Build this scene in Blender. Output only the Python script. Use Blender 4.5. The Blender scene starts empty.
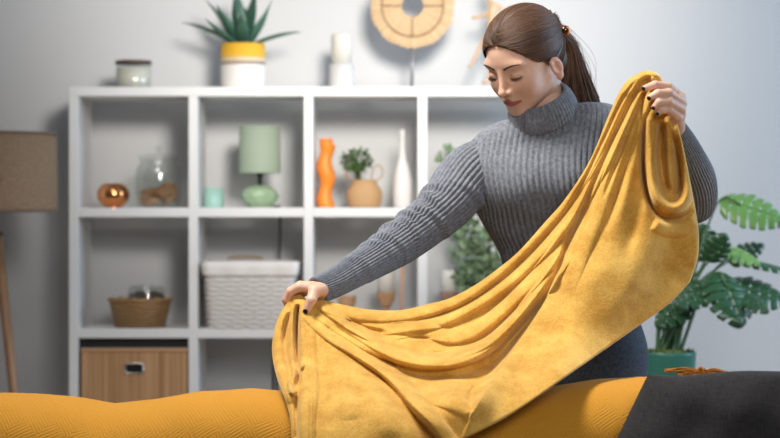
import bpy, bmesh, math, random
import numpy as np
from mathutils import Vector, Matrix
random.seed(7); np.random.seed(7)
PI = math.pi
SC = bpy.context.scene
COL = SC.collection
R = math.radians
FPX = 2167.0; CAMZ = 1.10

# ------------------------------------------------------------ camera, world, lights, exposure
cam_d = bpy.data.cameras.new('camera'); cam = bpy.data.objects.new('camera', cam_d); COL.objects.link(cam)
cam.location = (0, 0, CAMZ); cam.rotation_euler = (PI/2, 0, 0)
cam_d.sensor_width = 36; cam_d.lens = FPX*36/780
cam_d.clip_start = 0.1; cam_d.clip_end = 60
cam_d.dof.use_dof = True; cam_d.dof.focus_distance = 4.45; cam_d.dof.aperture_fstop = 3.6
SC.camera = cam
SC.view_settings.view_transform = 'Standard'; SC.view_settings.look = 'None'
SC.view_settings.gamma = 1; SC.view_settings.use_curve_mapping = False
SC.view_settings.exposure = 0.0
try:
    SC.cycles.use_denoising = True
except Exception: pass

wd = bpy.data.worlds.new('world'); SC.world = wd; wd.use_nodes = True
wd.node_tree.nodes['Background'].inputs[0].default_value = (0.80, 0.88, 1.0, 1)
wd.node_tree.nodes['Background'].inputs[1].default_value = 0.12

def area(name, loc, target, sx, sy, power, col, spread=180):
    l = bpy.data.lights.new(name, 'AREA'); l.shape = 'RECTANGLE'; l.size = sx; l.size_y = sy
    l.energy = power; l.color = col; l.spread = R(spread)
    o = bpy.data.objects.new(name, l); COL.objects.link(o); o.location = loc
    o.rotation_euler = (Vector(target)-Vector(loc)).to_track_quat('-Z', 'Y').to_euler()
    return o
def spot(name, loc, target, power, col, size, blend, radius):
    l = bpy.data.lights.new(name, 'SPOT'); l.energy = power; l.color = col
    l.spot_size = R(size); l.spot_blend = blend; l.shadow_soft_size = radius
    o = bpy.data.objects.new(name, l); COL.objects.link(o); o.location = loc
    o.rotation_euler = (Vector(target)-Vector(loc)).to_track_quat('-Z', 'Y').to_euler()
    return o
area('key_softbox', (-0.75, 4.15, 3.05), (0.32, 4.5, 1.0), 0.6, 0.6, 36, (1.0, 0.96, 0.90), 110)
area('window_daylight', (3.1, 5.6, 1.9), (0.2, 5.2, 1.2), 1.6, 1.7, 60, (0.50, 0.73, 1.0), 160)
area('front_fill', (1.0, 0.4, 2.5), (0.2, 4.6, 0.9), 1.3, 1.1, 17, (0.98, 0.98, 1.0), 90)  # added fill light from the front; the front wall has no window
spot('wall_spot', (0.35, 3.3, 2.25), (-0.05, 6.95, 1.92), 600, (1.0, 0.955, 0.89), 43, 1.0, 0.30)

# ------------------------------------------------------------ helpers
def P(px, py, d):
    return Vector(((px-390)*d/FPX, d, CAMZ+(219-py)*d/FPX))
def mat(name, col, rough=0.6, metal=0.0, **kw):
    m = bpy.data.materials.new(name); m.use_nodes = True
    b = m.node_tree.nodes['Principled BSDF']
    b.inputs['Base Color'].default_value = (*col, 1); b.inputs['Roughness'].default_value = rough
    b.inputs['Metallic'].default_value = metal
    for k, v in kw.items():
        b.inputs[k.replace('_', ' ')].default_value = v
    return m
def nd(m, typ, **kw):
    n = m.node_tree.nodes.new(typ)
    for k, v in kw.items():
        if k in n.inputs: n.inputs[k].default_value = v
        else: setattr(n, k, v)
    return n
def lk(m, a, b): m.node_tree.links.new(a, b)
def bsdf(m): return m.node_tree.nodes['Principled BSDF']
def coords(m, kind='Object', scale=(1, 1, 1)):
    tc = nd(m, 'ShaderNodeTexCoord'); mp = nd(m, 'ShaderNodeMapping'); mp.inputs['Scale'].default_value = scale
    lk(m, tc.outputs[kind], mp.inputs['Vector']); return mp.outputs['Vector']
def add_noise(m, c1, c2, scale, stretch=(1, 1, 1), detail=4, lo=0.3, hi=0.7, kind='Object', bump=0, bdist=0.002):
    v = coords(m, kind, stretch)
    n = nd(m, 'ShaderNodeTexNoise'); n.inputs['Scale'].default_value = scale; n.inputs['Detail'].default_value = detail
    lk(m, v, n.inputs['Vector'])
    r = nd(m, 'ShaderNodeValToRGB'); r.color_ramp.elements[0].position = lo; r.color_ramp.elements[1].position = hi
    r.color_ramp.elements[0].color = (*c1, 1); r.color_ramp.elements[1].color = (*c2, 1)
    lk(m, n.outputs['Fac'], r.inputs['Fac']); lk(m, r.outputs['Color'], bsdf(m).inputs['Base Color'])
    if bump:
        b = nd(m, 'ShaderNodeBump'); b.inputs['Strength'].default_value = bump; b.inputs['Distance'].default_value = bdist
        lk(m, n.outputs['Fac'], b.inputs['Height']); lk(m, b.outputs['Normal'], bsdf(m).inputs['Normal'])
    return m

class MB:
    """collects raw verts/faces for one mesh"""
    def __init__(s): s.v = []; s.f = []; s.uv = {}
    def add(s, vs, fs):
        o = len(s.v); s.v.extend([tuple(v) for v in vs]); s.f.extend([tuple(i+o for i in f) for f in fs]); return o
    def box(s, x0, x1, y0, y1, z0, z1):
        s.add([(x0,y0,z0),(x1,y0,z0),(x1,y1,z0),(x0,y1,z0),(x0,y0,z1),(x1,y0,z1),(x1,y1,z1),(x0,y1,z1)],
              [(0,3,2,1),(4,5,6,7),(0,1,5,4),(1,2,6,5),(2,3,7,6),(3,0,4,7)]); return s
    def lathe(s, prof, n=32, c=(0, 0, 0), wob=None):
        vs = []; fs = []
        for r, z in prof:
            for i in range(n):
                a = 2*PI*i/n; rr = max(r, 1e-5)
                if wob: rr = wob(rr, a, z)
                vs.append((c[0]+rr*math.cos(a), c[1]+rr*math.sin(a), c[2]+z))
        for j in range(len(prof)-1):
            for i in range(n):
                k = (i+1) % n; fs.append((j*n+i, j*n+k, (j+1)*n+k, (j+1)*n+i))
        s.add(vs, fs); return s
    def tube(s, pts, rad, n=8, cap=True, flat=1.0):
        pts = [Vector(p) for p in pts]; m = len(pts)
        rads = rad if hasattr(rad, '__len__') else [rad]*m
        vs = []; fs = []; up = None
        for i, p in enumerate(pts):
            t = (pts[min(i+1, m-1)]-pts[max(i-1, 0)])
            if t.length < 1e-9: t = Vector((0, 0, 1))
            t.normalize()
            if up is None:
                up = Vector((0, 1, 0)) if abs(t.y) < 0.9 else Vector((1, 0, 0))
            up = (up - t*up.dot(t)).normalized(); sd = t.cross(up)
            for k in range(n):
                a = 2*PI*k/n; vs.append(p+(sd*math.cos(a)+up*math.sin(a)*flat)*rads[i])
        for i in range(m-1):
            for k in range(n):
                q = (k+1) % n; fs.append((i*n+k, i*n+q, (i+1)*n+q, (i+1)*n+k))
        if cap:
            fs.append(tuple(range(n))[::-1]); fs.append(tuple((m-1)*n+k for k in range(n)))
        s.add(vs, fs); return s
    def build(s, name, m, parent=None, smooth=True, bevel=0, loc=None, seg=2, sub=0):
        me = bpy.data.meshes.new(name); me.from_pydata(s.v, [], s.f); me.update()
        return link(name, me, m, parent, smooth, bevel, loc, seg, sub)
def link(name, me, m, parent=None, smooth=True, bevel=0, loc=None, seg=2, sub=0):
    bm = bmesh.new(); bm.from_mesh(me); bmesh.ops.recalc_face_normals(bm, faces=bm.faces); bm.to_mesh(me); bm.free()
    if smooth: me.shade_smooth()
    o = bpy.data.objects.new(name, me); COL.objects.link(o)
    if m: me.materials.append(m)
    if loc is not None: o.location = loc
    if parent: o.parent = parent
    if bevel:
        b = o.modifiers.new('bevel', 'BEVEL'); b.width = bevel; b.segments = seg; b.limit_method = 'ANGLE'
    if sub:
        b = o.modifiers.new('subd', 'SUBSURF'); b.levels = sub; b.render_levels = sub
    return o
def tag(o, label=None, cat=None, group=None, kind=None):
    if label: o['label'] = label
    if cat: o['category'] = cat
    if group: o['group'] = group
    if kind: o['kind'] = kind
    return o
def thing(name, loc, label, cat, group=None, rz=0):
    o = bpy.data.objects.new(name, None); COL.objects.link(o); o.location = loc; o.rotation_euler.z = rz
    o.empty_display_size = 0.05
    return tag(o, label, cat, group)
def copy_tree(o, parent=None):
    c = o.copy(); COL.objects.link(c)
    if parent: c.parent = parent
    for ch in o.children: copy_tree(ch, c)
    return c
def cr(pts, n):
    """Catmull-Rom resample of (k,dim) control points to n points, uniform by chord length"""
    p = np.array([list(q) for q in pts], float)
    p = np.vstack([2*p[0]-p[1], p, 2*p[-1]-p[-2]]); out = []
    K = len(p)-3; per = 24
    for i in range(K):
        t = np.linspace(0, 1, per, endpoint=False)[:, None]
        a, b, c, d = p[i], p[i+1], p[i+2], p[i+3]
        out.append(0.5*((2*b)+(-a+c)*t+(2*a-5*b+4*c-d)*t*t+(-a+3*b-3*c+d)*t**3))
    out.append(p[-2][None]); q = np.vstack(out)
    s = np.r_[0, np.cumsum(np.linalg.norm(np.diff(q[:, :min(3, q.shape[1])], axis=0), axis=1))]
    u = np.linspace(0, s[-1], n)
    return np.stack([np.interp(u, s, q[:, k]) for k in range(q.shape[1])], 1)

# ---- implicit surfaces
def surface_nets(F, origin, h):
    nx, ny, nz = F.shape; S = F < 0
    cnt = np.zeros((nx-1, ny-1, nz-1), np.int8)
    for dx in (0, 1):
        for dy in (0, 1):
            for dz in (0, 1):
                cnt += S[dx:nx-1+dx, dy:ny-1+dy, dz:nz-1+dz]
    act = (cnt > 0) & (cnt < 8); idx = -np.ones(act.shape, np.int64)
    ii = np.argwhere(act); idx[act] = np.arange(len(ii))
    acc = np.zeros((len(ii), 3)); num = np.zeros(len(ii))
    c = [(a, b, d) for a in (0, 1) for b in (0, 1) for d in (0, 1)]
    for p in c:
        for ax in range(3):
            if p[ax] == 0:
                q = list(p); q[ax] = 1
                A = F[ii[:, 0]+p[0], ii[:, 1]+p[1], ii[:, 2]+p[2]]; B = F[ii[:, 0]+q[0], ii[:, 1]+q[1], ii[:, 2]+q[2]]
                m = (A < 0) != (B < 0); t = np.where(m, A/np.where(m, A-B, 1), 0)
                pos = np.array(p, float)[None].repeat(len(ii), 0); pos[:, ax] += t
                acc[m] += pos[m]; num[m] += 1
    V = (ii+acc/num[:, None])*h+np.array(origin)
    faces = []
    for ax in range(3):
        a1, a2 = [k for k in range(3) if k != ax]
        s0 = [slice(None)]*3; s1 = [slice(None)]*3; s0[ax] = slice(0, -1); s1[ax] = slice(1, None)
        ch = S[tuple(s0)] != S[tuple(s1)]
        e = np.argwhere(ch); e = e[(e[:, a1] > 0) & (e[:, a2] > 0) & (e[:, a1] < F.shape[a1]-1) & (e[:, a2] < F.shape[a2]-1)]
        def g(d1, d2):
            q = e.copy(); q[:, a1] -= d1; q[:, a2] -= d2; return idx[q[:, 0], q[:, 1], q[:, 2]]
        quad = np.stack([g(1, 1), g(0, 1), g(0, 0), g(1, 0)], 1)
        faces.append(quad)
    return V, np.vstack(faces)
def smin(a, b, k):
    h = np.clip(0.5+0.5*(b-a)/k, 0, 1); return b*(1-h)+a*h-k*h*(1-h)
def smax(a, b, k): return -smin(-a, -b, k)
def caps(X, Y, Z, a, b, ra, rb):
    a = np.array(a, float); b = np.array(b, float); ba = b-a; L = max((ba**2).sum(), 1e-9)
    t = np.clip(((X-a[0])*ba[0]+(Y-a[1])*ba[1]+(Z-a[2])*ba[2])/L, 0, 1)
    return np.sqrt((X-a[0]-t*ba[0])**2+(Y-a[1]-t*ba[1])**2+(Z-a[2]-t*ba[2])**2)-(ra+(rb-ra)*t)
def ell(X, Y, Z, c, r):
    x, y, z = (X-c[0]), (Y-c[1]), (Z-c[2])
    k0 = np.sqrt((x/r[0])**2+(y/r[1])**2+(z/r[2])**2)+1e-9
    k1 = np.sqrt((x/r[0]**2)**2+(y/r[1]**2)**2+(z/r[2]**2)**2)+1e-9
    return k0*(k0-1)/k1
def grid(lo, hi, h):
    ax = [np.arange(lo[i], hi[i]+h, h, dtype=np.float32) for i in range(3)]
    return np.meshgrid(*ax, indexing='ij')
def np_mesh(name, V, Fc):
    me = bpy.data.meshes.new(name); me.vertices.add(len(V)); me.vertices.foreach_set('co', np.ascontiguousarray(V, dtype=np.float32).ravel())
    k = Fc.shape[1]
    me.loops.add(len(Fc)*k); me.loops.foreach_set('vertex_index', np.ascontiguousarray(Fc, dtype=np.int32).ravel())
    me.polygons.add(len(Fc)); me.polygons.foreach_set('loop_start', np.arange(0, len(Fc)*k, k, dtype=np.int32))
    me.update(calc_edges=True); me.validate(); return me
def set_attr(me, name, vals):
    a = me.attributes.new(name, 'FLOAT', 'POINT'); a.data.foreach_set('value', np.asarray(vals, dtype=np.float32))
# ------------------------------------------------------------ the room
YW = 6.98
m_wall = mat('wall_paint', (0.60, 0.60, 0.60), 0.75)
v = coords(m_wall, 'Object', (1, 1, 1))
w = nd(m_wall, 'ShaderNodeTexWave'); w.inputs['Scale'].default_value = 3.2; w.bands_direction = 'X'; w.wave_profile = 'SAW'
lk(m_wall, v, w.inputs['Vector'])
mr = nd(m_wall, 'ShaderNodeValToRGB'); mr.color_ramp.elements[0].position = 0.0; mr.color_ramp.elements[1].position = 0.05
lk(m_wall, w.outputs['Fac'], mr.inputs['Fac'])
bp = nd(m_wall, 'ShaderNodeBump'); bp.inputs['Strength'].default_value = 0.12; bp.inputs['Distance'].default_value = 0.002
lk(m_wall, mr.outputs['Color'], bp.inputs['Height']); lk(m_wall, bp.outputs['Normal'], bsdf(m_wall).inputs['Normal'])
m_floor = mat('oak_floor', (0.33, 0.22, 0.13), 0.5)
add_noise(m_floor, (0.25, 0.16, 0.09), (0.40, 0.28, 0.17), 3, (1, 12, 1))
m_ceil = mat('ceiling_paint', (0.75, 0.75, 0.75), 0.8)
m_white = mat('white_lacquer', (0.80, 0.80, 0.79), 0.35)
XL, XR, YB = -2.6, 3.3, -0.6
def slab(name, m, *b):
    o = MB().box(*b).build(name, m, smooth=False); o['kind'] = 'structure'; return o
slab('floor', m_floor, XL, XR, YB, YW, -0.1, 0)
slab('ceiling', m_ceil, XL, XR, YB, YW, 3.2, 3.3)
slab('wall_back', m_wall, XL-0.1, XR+0.1, YW, YW+0.1, -0.1, 3.3)
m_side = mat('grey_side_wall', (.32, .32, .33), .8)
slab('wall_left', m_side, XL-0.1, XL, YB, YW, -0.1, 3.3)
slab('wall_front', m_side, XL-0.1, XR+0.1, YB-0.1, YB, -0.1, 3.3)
wr = MB()
wr.box(XR, XR+0.1, YB, 4.6, -0.1, 3.3); wr.box(XR, XR+0.1, 6.5, YW, -0.1, 3.3)
wr.box(XR, XR+0.1, 4.6, 6.5, -0.1, 0.9); wr.box(XR, XR+0.1, 4.6, 6.5, 2.85, 3.3)
o = wr.build('wall_right', m_wall, smooth=False); o['kind'] = 'structure'
wf = MB()
for y0, y1 in ((4.6, 4.66), (5.52, 5.58), (6.44, 6.5)): wf.box(XR+0.02, XR+0.08, y0, y1, 0.9, 2.85)
for z0, z1 in ((0.9, 0.96), (2.79, 2.85)): wf.box(XR+0.02, XR+0.08, 4.6, 6.5, z0, z1)
o = wf.build('window_1', m_white, smooth=False); o['kind'] = 'structure'
for nm, b in (('baseboard_back', (XL, XR, YW-0.015, YW, 0, 0.09)), ('baseboard_left', (XL, XL+0.015, YB, YW-0.015, 0, 0.09)), ('baseboard_right', (XR-0.015, XR, YB, YW-0.015, 0, 0.09))):
    slab(nm, m_white, *b)

# ------------------------------------------------------------ shelving unit
SD = 6.60; SB = 6.89                                   # front and back of the shelves
k = SD/FPX
SX = lambda px: (px-390)*k
SZ = lambda py: CAMZ+(219-py)*k
ft = 0.0285
rows = [SZ(91.5), SZ(212.3), SZ(333.5), SZ(454.5), ft/2]
cols = [SX(73.6), SX(193.2), SX(308.4), SX(422.4), SX(538)]
sh = thing('shelving_unit', ((cols[0]+cols[-1])/2, (SD+SB)/2, 0), 'large white open cube shelving unit standing against the grey wall', 'shelf')
sx0, sy0 = sh.location.x, sh.location.y
def shpart(name, b):
    MB().box(b[0]-sx0, b[1]-sx0, b[2]-sy0, b[3]-sy0, b[4], b[5]).build(name, m_white, sh, smooth=False, bevel=0.0015)
shpart('top_board', (cols[0]-ft/2, cols[-1]+ft/2, SD, SB, rows[0]-ft/2, rows[0]+ft/2))
shpart('base_board', (cols[0]-ft/2, cols[-1]+ft/2, SD, SB, 0, ft))
for x in (cols[0], cols[-1]): shpart('side_panel', (x-ft/2, x+ft/2, SD, SB, ft, rows[0]-ft/2))
for x in cols[1:-1]: shpart('upright', (x-ft/2, x+ft/2, SD+0.001, SB, ft, rows[0]-ft/2))
for i, z in enumerate(rows[1:-1]):
    for j in range(4):
        if i == 0 and j == 3: continue
        shpart('shelf_board', (cols[j]+ft/2, cols[j+1]-ft/2, SD+0.001, SB, z-ft/2, z+ft/2))
TOP = rows[0]+ft/2; R1 = rows[1]+ft/2; R2 = rows[2]+ft/2; R3 = rows[3]+ft/2
YM = 6.72
def bx(px, y=YM): return (px-390)*y/FPX
def m_(pxw, y=YM): return pxw*y/FPX

# ------------------------------------------------------------ floor lamp at the left
m_shade = mat('burlap', (0.30, 0.22, 0.15), 0.9)
vv = coords(m_shade, 'Object', (1, 1, 1))
n1 = nd(m_shade, 'ShaderNodeTexNoise'); n1.inputs['Scale'].default_value = 90
mp2 = nd(m_shade, 'ShaderNodeMapping'); mp2.inputs['Scale'].default_value = (1, 1, 6); lk(m_shade, vv, mp2.inputs['Vector']); lk(m_shade, mp2.outputs['Vector'], n1.inputs['Vector'])
rp = nd(m_shade, 'ShaderNodeValToRGB'); rp.color_ramp.elements[0].color = (0.19, 0.118, 0.066, 1); rp.color_ramp.elements[1].color = (0.33, 0.215, 0.13, 1)
rp.color_ramp.elements[0].position = .3; rp.color_ramp.elements[1].position = .7
lk(m_shade, n1.outputs['Fac'], rp.inputs['Fac']); lk(m_shade, rp.outputs['Color'], bsdf(m_shade).inputs['Base Color'])
m_trim = mat('shade_trim', (0.16, 0.10, 0.06), 0.8)
m_wood = add_noise(mat('lamp_wood', (0.3, 0.16, 0.08), 0.45), (0.22, 0.11, 0.05), (0.36, 0.2, 0.1), 6, (8, 8, 1))
m_black = mat('black_metal', (0.02, 0.02, 0.02), 0.4)
LD = 6.35
lx = (-9-390)*LD/FPX; lz0 = CAMZ+(219-212)*LD/FPX; lz1 = CAMZ+(219-133)*LD/FPX; lr = 66*LD/FPX
fl = thing('floor_lamp', (lx, LD, 0), 'tripod floor lamp with brown burlap drum shade left of the shelving unit', 'lamp')
MB().lathe([(lr*1.0, lz0), (lr*.985, lz1), (lr*.985-.004, lz1), (lr-.004, lz0), (lr, lz0)], 64).build('lamp_shade', m_shade, fl)
for z, rr in ((lz0, lr+.001), (lz1-.008, lr*.985+.002)):
    MB().lathe([(rr, z), (rr, z+.008), (rr-.006, z+.008), (rr-.006, z), (rr, z)], 64).build('shade_trim', m_trim, fl)
hub = lz0-0.06
MB().lathe([(0, hub-.03), (.035, hub-.03), (.035, hub), (.012, hub+.005), (.012, lz0+.06), (.02, lz0+.07), (.02, lz0+.12), (0, lz0+.12)], 20).build('socket', m_black, fl)
MB().lathe([(0, lz0+.12), (.02, lz0+.125), (.03, lz0+.16), (.022, lz0+.19), (0, lz0+.2)], 16).build('bulb', mat('bulb_glass', (.9, .88, .8), .3), fl)
t = MB()
for a in range(3):
    aa = a*2*PI/3+.5; t.tube([(0, 0, lz0+.11), (lr*.98*math.cos(aa), lr*.98*math.sin(aa), lz1-.01)], .002, 6)
t.build('shade_spider', m_black, fl)
for a in (R(-20), R(100), R(220)):
    MB().tube([(.02*math.cos(a), .02*math.sin(a), hub-.01), (.15*math.cos(a), .15*math.sin(a), 0.004)], [.016, .012], 10).build('leg', m_wood, fl)

# ------------------------------------------------------------ things on top of the shelving unit
def glassmat(name, tint=(0.85, 0.9, 0.87), rough=0.05, tr=1.0):
    m = mat(name, tint, rough); nt = m.node_tree; out = nt.nodes['Material Output']
    tr_ = nd(m, 'ShaderNodeBsdfTransparent'); tr_.inputs[0].default_value = (.93, .945, .935, 1); gl = nd(m, 'ShaderNodeBsdfGlossy'); gl.inputs['Roughness'].default_value = .06
    lw = nd(m, 'ShaderNodeLayerWeight'); lw.inputs[0].default_value = .06; mx = nd(m, 'ShaderNodeMixShader')
    mx.inputs[0].default_value = .08; lk(m, tr_.outputs[0], mx.inputs[1]); lk(m, gl.outputs[0], mx.inputs[2]); lk(m, mx.outputs[0], out.inputs[0])
    return m
m_glass = glassmat('clear_glass')
m_wax = mat('cream_wax', (0.88, 0.82, 0.72), 0.5, 0, Subsurface_Weight=0.0)
m_waxw = mat('white_wax', (0.70, 0.67, 0.60), 0.5)
m_darkwood = mat('dark_wood', (0.09, 0.05, 0.035), 0.5)
m_lightwood = add_noise(mat('pale_wood', (0.62, 0.42, 0.26), 0.5), (0.55, 0.35, 0.2), (0.70, 0.5, 0.32), 8, (1, 1, 5))

t = thing('jar_candle', (bx(133.5), YM, TOP), 'short glass jar candle with cream wax and dark lid on shelf top', 'candle')
r = m_(18)
MB().lathe([(0, 0), (r*.96, 0), (r, .004), (r, .077), (r-.003, .077), (r-.003, .006), (0, .006)], 40).build('jar', m_glass, t)
MB().lathe([(0, .0065), (r-.0035, .0065), (r-.0035, .064), (0, .064)], 40).build('wax', m_wax, t)
MB().lathe([(0, .0775), (r+.001, .0775), (r+.001, .086), (r-.002, .088), (0, .088)], 40).build('lid', m_darkwood, t)

# agave
m_pot = mat('painted_pot', (0.8, 0.78, 0.74), 0.55)
tc = nd(m_pot, 'ShaderNodeTexCoord'); sp = nd(m_pot, 'ShaderNodeSeparateXYZ'); lk(m_pot, tc.outputs['Object'], sp.inputs[0])
rp = nd(m_pot, 'ShaderNodeValToRGB'); cr_ = rp.color_ramp; cr_.interpolation = 'CONSTANT'
cr_.elements[0].color = (0.80, 0.77, 0.73, 1)
cr_.elements[1].position = .52; cr_.elements[1].color = (0.34, 0.27, 0.21, 1)
e = cr_.elements.new(.60); e.color = (0.72, 0.55, 0.38, 1)
e = cr_.elements.new(.68); e.color = (0.82, 0.46, 0.04, 1)
ph = m_(45)
mm = nd(m_pot, 'ShaderNodeMath', operation='DIVIDE'); mm.inputs[1].default_value = ph
lk(m_pot, sp.outputs['Z'], mm.inputs[0]); lk(m_pot, mm.outputs[0], rp.inputs['Fac']); lk(m_pot, rp.outputs['Color'], bsdf(m_pot).inputs['Base Color'])
m_agave = add_noise(mat('agave_leaf', (0.05, 0.12, 0.08), 0.45), (0.03, 0.085, 0.06), (0.07, 0.17, 0.11), 9, (1, 1, 1))
m_soil = add_noise(mat('soil', (0.06, 0.04, 0.03), 0.95), (0.03, 0.02, 0.015), (0.1, 0.07, 0.05), 80)
t = thing('potted_agave', (bx(243), YM, TOP), 'dark green agave in a yellow, tan and white pot on shelf top', 'plant')
r = m_(22.3)
MB().lathe([(0, 0), (r*.9, 0), (r*.97, .006), (r, .02), (r, ph), (r-.006, ph), (r-.006, ph*.9), (0, ph*.9)], 48).build('pot', m_pot, t)
MB().lathe([(0, ph*.905), (r-.007, ph*.905), (r-.007, ph*.93), (0, ph*.95)], 32).build('soil', m_soil, t)
def blade(mb, base, az, el, L, w, curl):
    n = 12; vs = []; fs = []
    d0 = Vector((math.cos(az), math.sin(az), 0)); side = Vector((-math.sin(az), math.cos(az), 0)); p = Vector(base); e_ = el
    for i in range(n+1):
        s = i/n; ww = w*(0.55+0.9*math.sin(min(s*1.15, 1)*PI*.62))*(1-s**2.2)+.0006
        dr = d0*math.cos(e_)+Vector((0, 0, math.sin(e_))); nn = d0*-math.sin(e_)+Vector((0, 0, math.cos(e_)))
        vs += [p-side*ww+nn*ww*.32, p-nn*ww*.10, p+side*ww+nn*ww*.32, p-nn*(ww*.42+.001)]
        p = p+dr*(L/n); e_ += curl/n
    for i in range(n):
        for q in range(4):
            q2 = (q+1) % 4; fs.append((i*4+q, i*4+q2, (i+1)*4+q2, (i+1)*4+q))
    fs.append((0, 1, 2, 3)); mb.add(vs, fs)
bl = MB(); zb = ph*.92
for az, el, L, w, c in ((PI, 38, .20, .026, -.55), (0, 28, .18, .025, -.45), (PI*.93, 62, .19, .027, -.3), (.15, 60, .17, .028, .1),
                        (PI/2, 55, .16, .027, .1), (-PI/2, 50, .13, .024, -.2), (PI*.7, 78, .19, .027, .1), (.8, 75, .19, .027, .1), (-PI*.75, 50, .16, .024, .1),
                        (-.5, 48, .15, .024, .3), (PI*1.05, 85, .17, .022, .0), (PI*1.18, 30, .15, .022, .2), (1.9, 86, .15, .02, 0)):
    blade(bl, (0.012*math.cos(az), 0.012*math.sin(az), zb), az, R(el), L, w*1.35, c)
bl.build('leaves', m_agave, t, sub=1)

t = thing('pillar_candle', (bx(341.5), YM, TOP), 'tall white pillar candle on a pale ceramic holder on shelf top', 'candle')
r = m_(12.5)
MB().lathe([(0, 0), (r*.98, 0), (r, .004), (r*.96, .075), (r*.8, .078), (0, .078)], 32).build('holder', mat('pale_ceramic', (.62, .61, .60), .4), t)
MB().lathe([(0, .0785), (r*.82, .0785), (r*.83, .165), (r*.78, .170), (r*.3, .166), (0, .166)], 32).build('candle', m_waxw, t)
MB().tube([(0, 0, .165), (0.001, 0, .176)], .0012, 6).build('wick', m_black, t)

# straw disc ornament on a stand
m_straw = mat('woven_straw', (0.66, 0.47, 0.28), 0.8)
tc = nd(m_straw, 'ShaderNodeTexCoord'); sp = nd(m_straw, 'ShaderNodeSeparateXYZ'); lk(m_straw, tc.outputs['Object'], sp.inputs[0])
at = nd(m_straw, 'ShaderNodeMath', operation='ARCTAN2'); lk(m_straw, sp.outputs['X'], at.inputs[0]); lk(m_straw, sp.outputs['Z'], at.inputs[1])
cb = nd(m_straw, 'ShaderNodeCombineXYZ'); lk(m_straw, at.outputs[0], cb.inputs[0])
nz = nd(m_straw, 'ShaderNodeTexNoise'); nz.inputs['Scale'].default_value = 14; nz.inputs['Detail'].default_value = 6; lk(m_straw, cb.outputs[0], nz.inputs['Vector'])
rp = nd(m_straw, 'ShaderNodeValToRGB'); rp.color_ramp.elements[0].position = .35; rp.color_ramp.elements[1].position = .65
rp.color_ramp.elements[0].color = (0.55, 0.36, 0.19, 1); rp.color_ramp.elements[1].color = (0.80, 0.60, 0.38, 1)
lk(m_straw, nz.outputs['Fac'], rp.inputs['Fac']); lk(m_straw, rp.outputs['Color'], bsdf(m_straw).inputs['Base Color'])
cz = m_(219-6)+CAMZ-TOP
t = thing('straw_disc_ornament', (bx(412.5), YM, TOP), 'round pleated straw disc with central hole on a thin metal stand', 'ornament')
Rr = m_(42)
m = MB(); N = 144; vs = []; fs = []
for side in (-1, 1):
    for j, rr in enumerate((.26, .34, .55, .72, .735, .76, .9, 1.0)):
        for i in range(N):
            a = 2*PI*i/N; pl = (0.004 if i % 2 else -0.001)*(rr)
            ro = Rr*rr*(1+(.018*math.sin(i*1.7)+.012*math.sin(i*.45) if rr > .95 else 0))
            th = (.005 if .7 < rr < .75 else .009)*(1-.6*(rr > .95))
            vs.append((ro*math.sin(a), side*(th+pl)*.8, ro*math.cos(a)))
J = 8
for s_ in (0, 1):
    for j in range(J-1):
        for i in range(N):
            k_ = (i+1) % N; b = s_*J*N; q = (b+j*N+i, b+j*N+k_, b+(j+1)*N+k_, b+(j+1)*N+i); fs.append(q if s_ else q[::-1])
for i in range(N):
    k_ = (i+1) % N
    fs.append((i, k_, J*N+k_, J*N+i)); fs.append(((J-1)*N+i, J*N+(J-1)*N+i, J*N+(J-1)*N+k_, (J-1)*N+k_))
m.add(vs, fs); m.build('disc', m_straw, t, loc=(0, 0, cz), smooth=False)
wd_ = MB(); rg = [(Rr*.735*math.sin(a), -.012, Rr*.735*math.cos(a)) for a in np.linspace(0, 2*PI, 65)]
wd_.tube(rg, .0022, 6)
for a in (0, PI/2, PI, 3*PI/2): wd_.tube([(Rr*.27*math.sin(a), -.012, Rr*.27*math.cos(a)), (Rr*.735*math.sin(a), -.012, Rr*.735*math.cos(a))], .0018, 6)
wd_.build('wire_ring', mat('aged_wire', (.22, .15, .09), .5, .6), t, loc=(0, 0, cz))
MB().tube([(-.002, .0, 0.004), (0, 0, cz-Rr*.98)], .0055, 10).build('rod', mat('grey_metal', (.30, .30, .31), .4, .6), t)
MB().lathe([(0, 0), (.055, 0), (.055, .004), (.01, .006), (0, .006)], 32).build('base_plate', mat('white_metal', (.78, .78, .78), .4), t)

# jointed wooden figure striding
t = thing('wooden_figure', (bx(486), YM, TOP), 'jointed pale wooden figure striding on shelf top behind the hair', 'figurine')
def fp(px, py): return Vector((m_(px-486), 0, CAMZ+m_(219-py)-TOP))
m = MB()
def limb(a, b, ra, rb): m.tube([a+(b-a)*s for s in (0, .15, .5, .85, 1)], [ra*.7, ra, (ra+rb)/2*1.05, rb, rb*.7], 12)
limb(fp(494, 3), fp(491, 24), .017, .014)          # trunk
limb(fp(491, 4), fp(489, -4), .009, .009)
limb(fp(492, 30), fp(490, 22), .014, .013)
limb(fp(491, 12), fp(482, 16), .0075, .006); limb(fp(482, 16), fp(472, 18), .006, .005)
limb(fp(497, 5), fp(505, 12), .0075, .006); limb(fp(505, 12), fp(511, 6), .006, .005)
limb(fp(490, 32), fp(480, 46), .0095, .007); limb(fp(480, 46), fp(474, 60), .007, .005)
limb(fp(494, 32), fp(493, 56), .0095, .007); limb(fp(493, 56), fp(488, 80), .007, .005)
m.lathe([(0, -.022), (.013, -.016), (.017, 0), (.014, .015), (0, .022)], 16, tuple(fp(489, -13)))
m.build('figure', m_lightwood, t)
MB().tube([fp(474, 60), fp(469, 68)+Vector((0, -.008, 0))], [.006, .004], 8).build('foot', m_lightwood, t)
MB().tube([fp(489, 80), fp(483, 85.2)+Vector((0, -.012, .006))], [.006, .005], 8).build('foot', m_lightwood, t)
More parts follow.
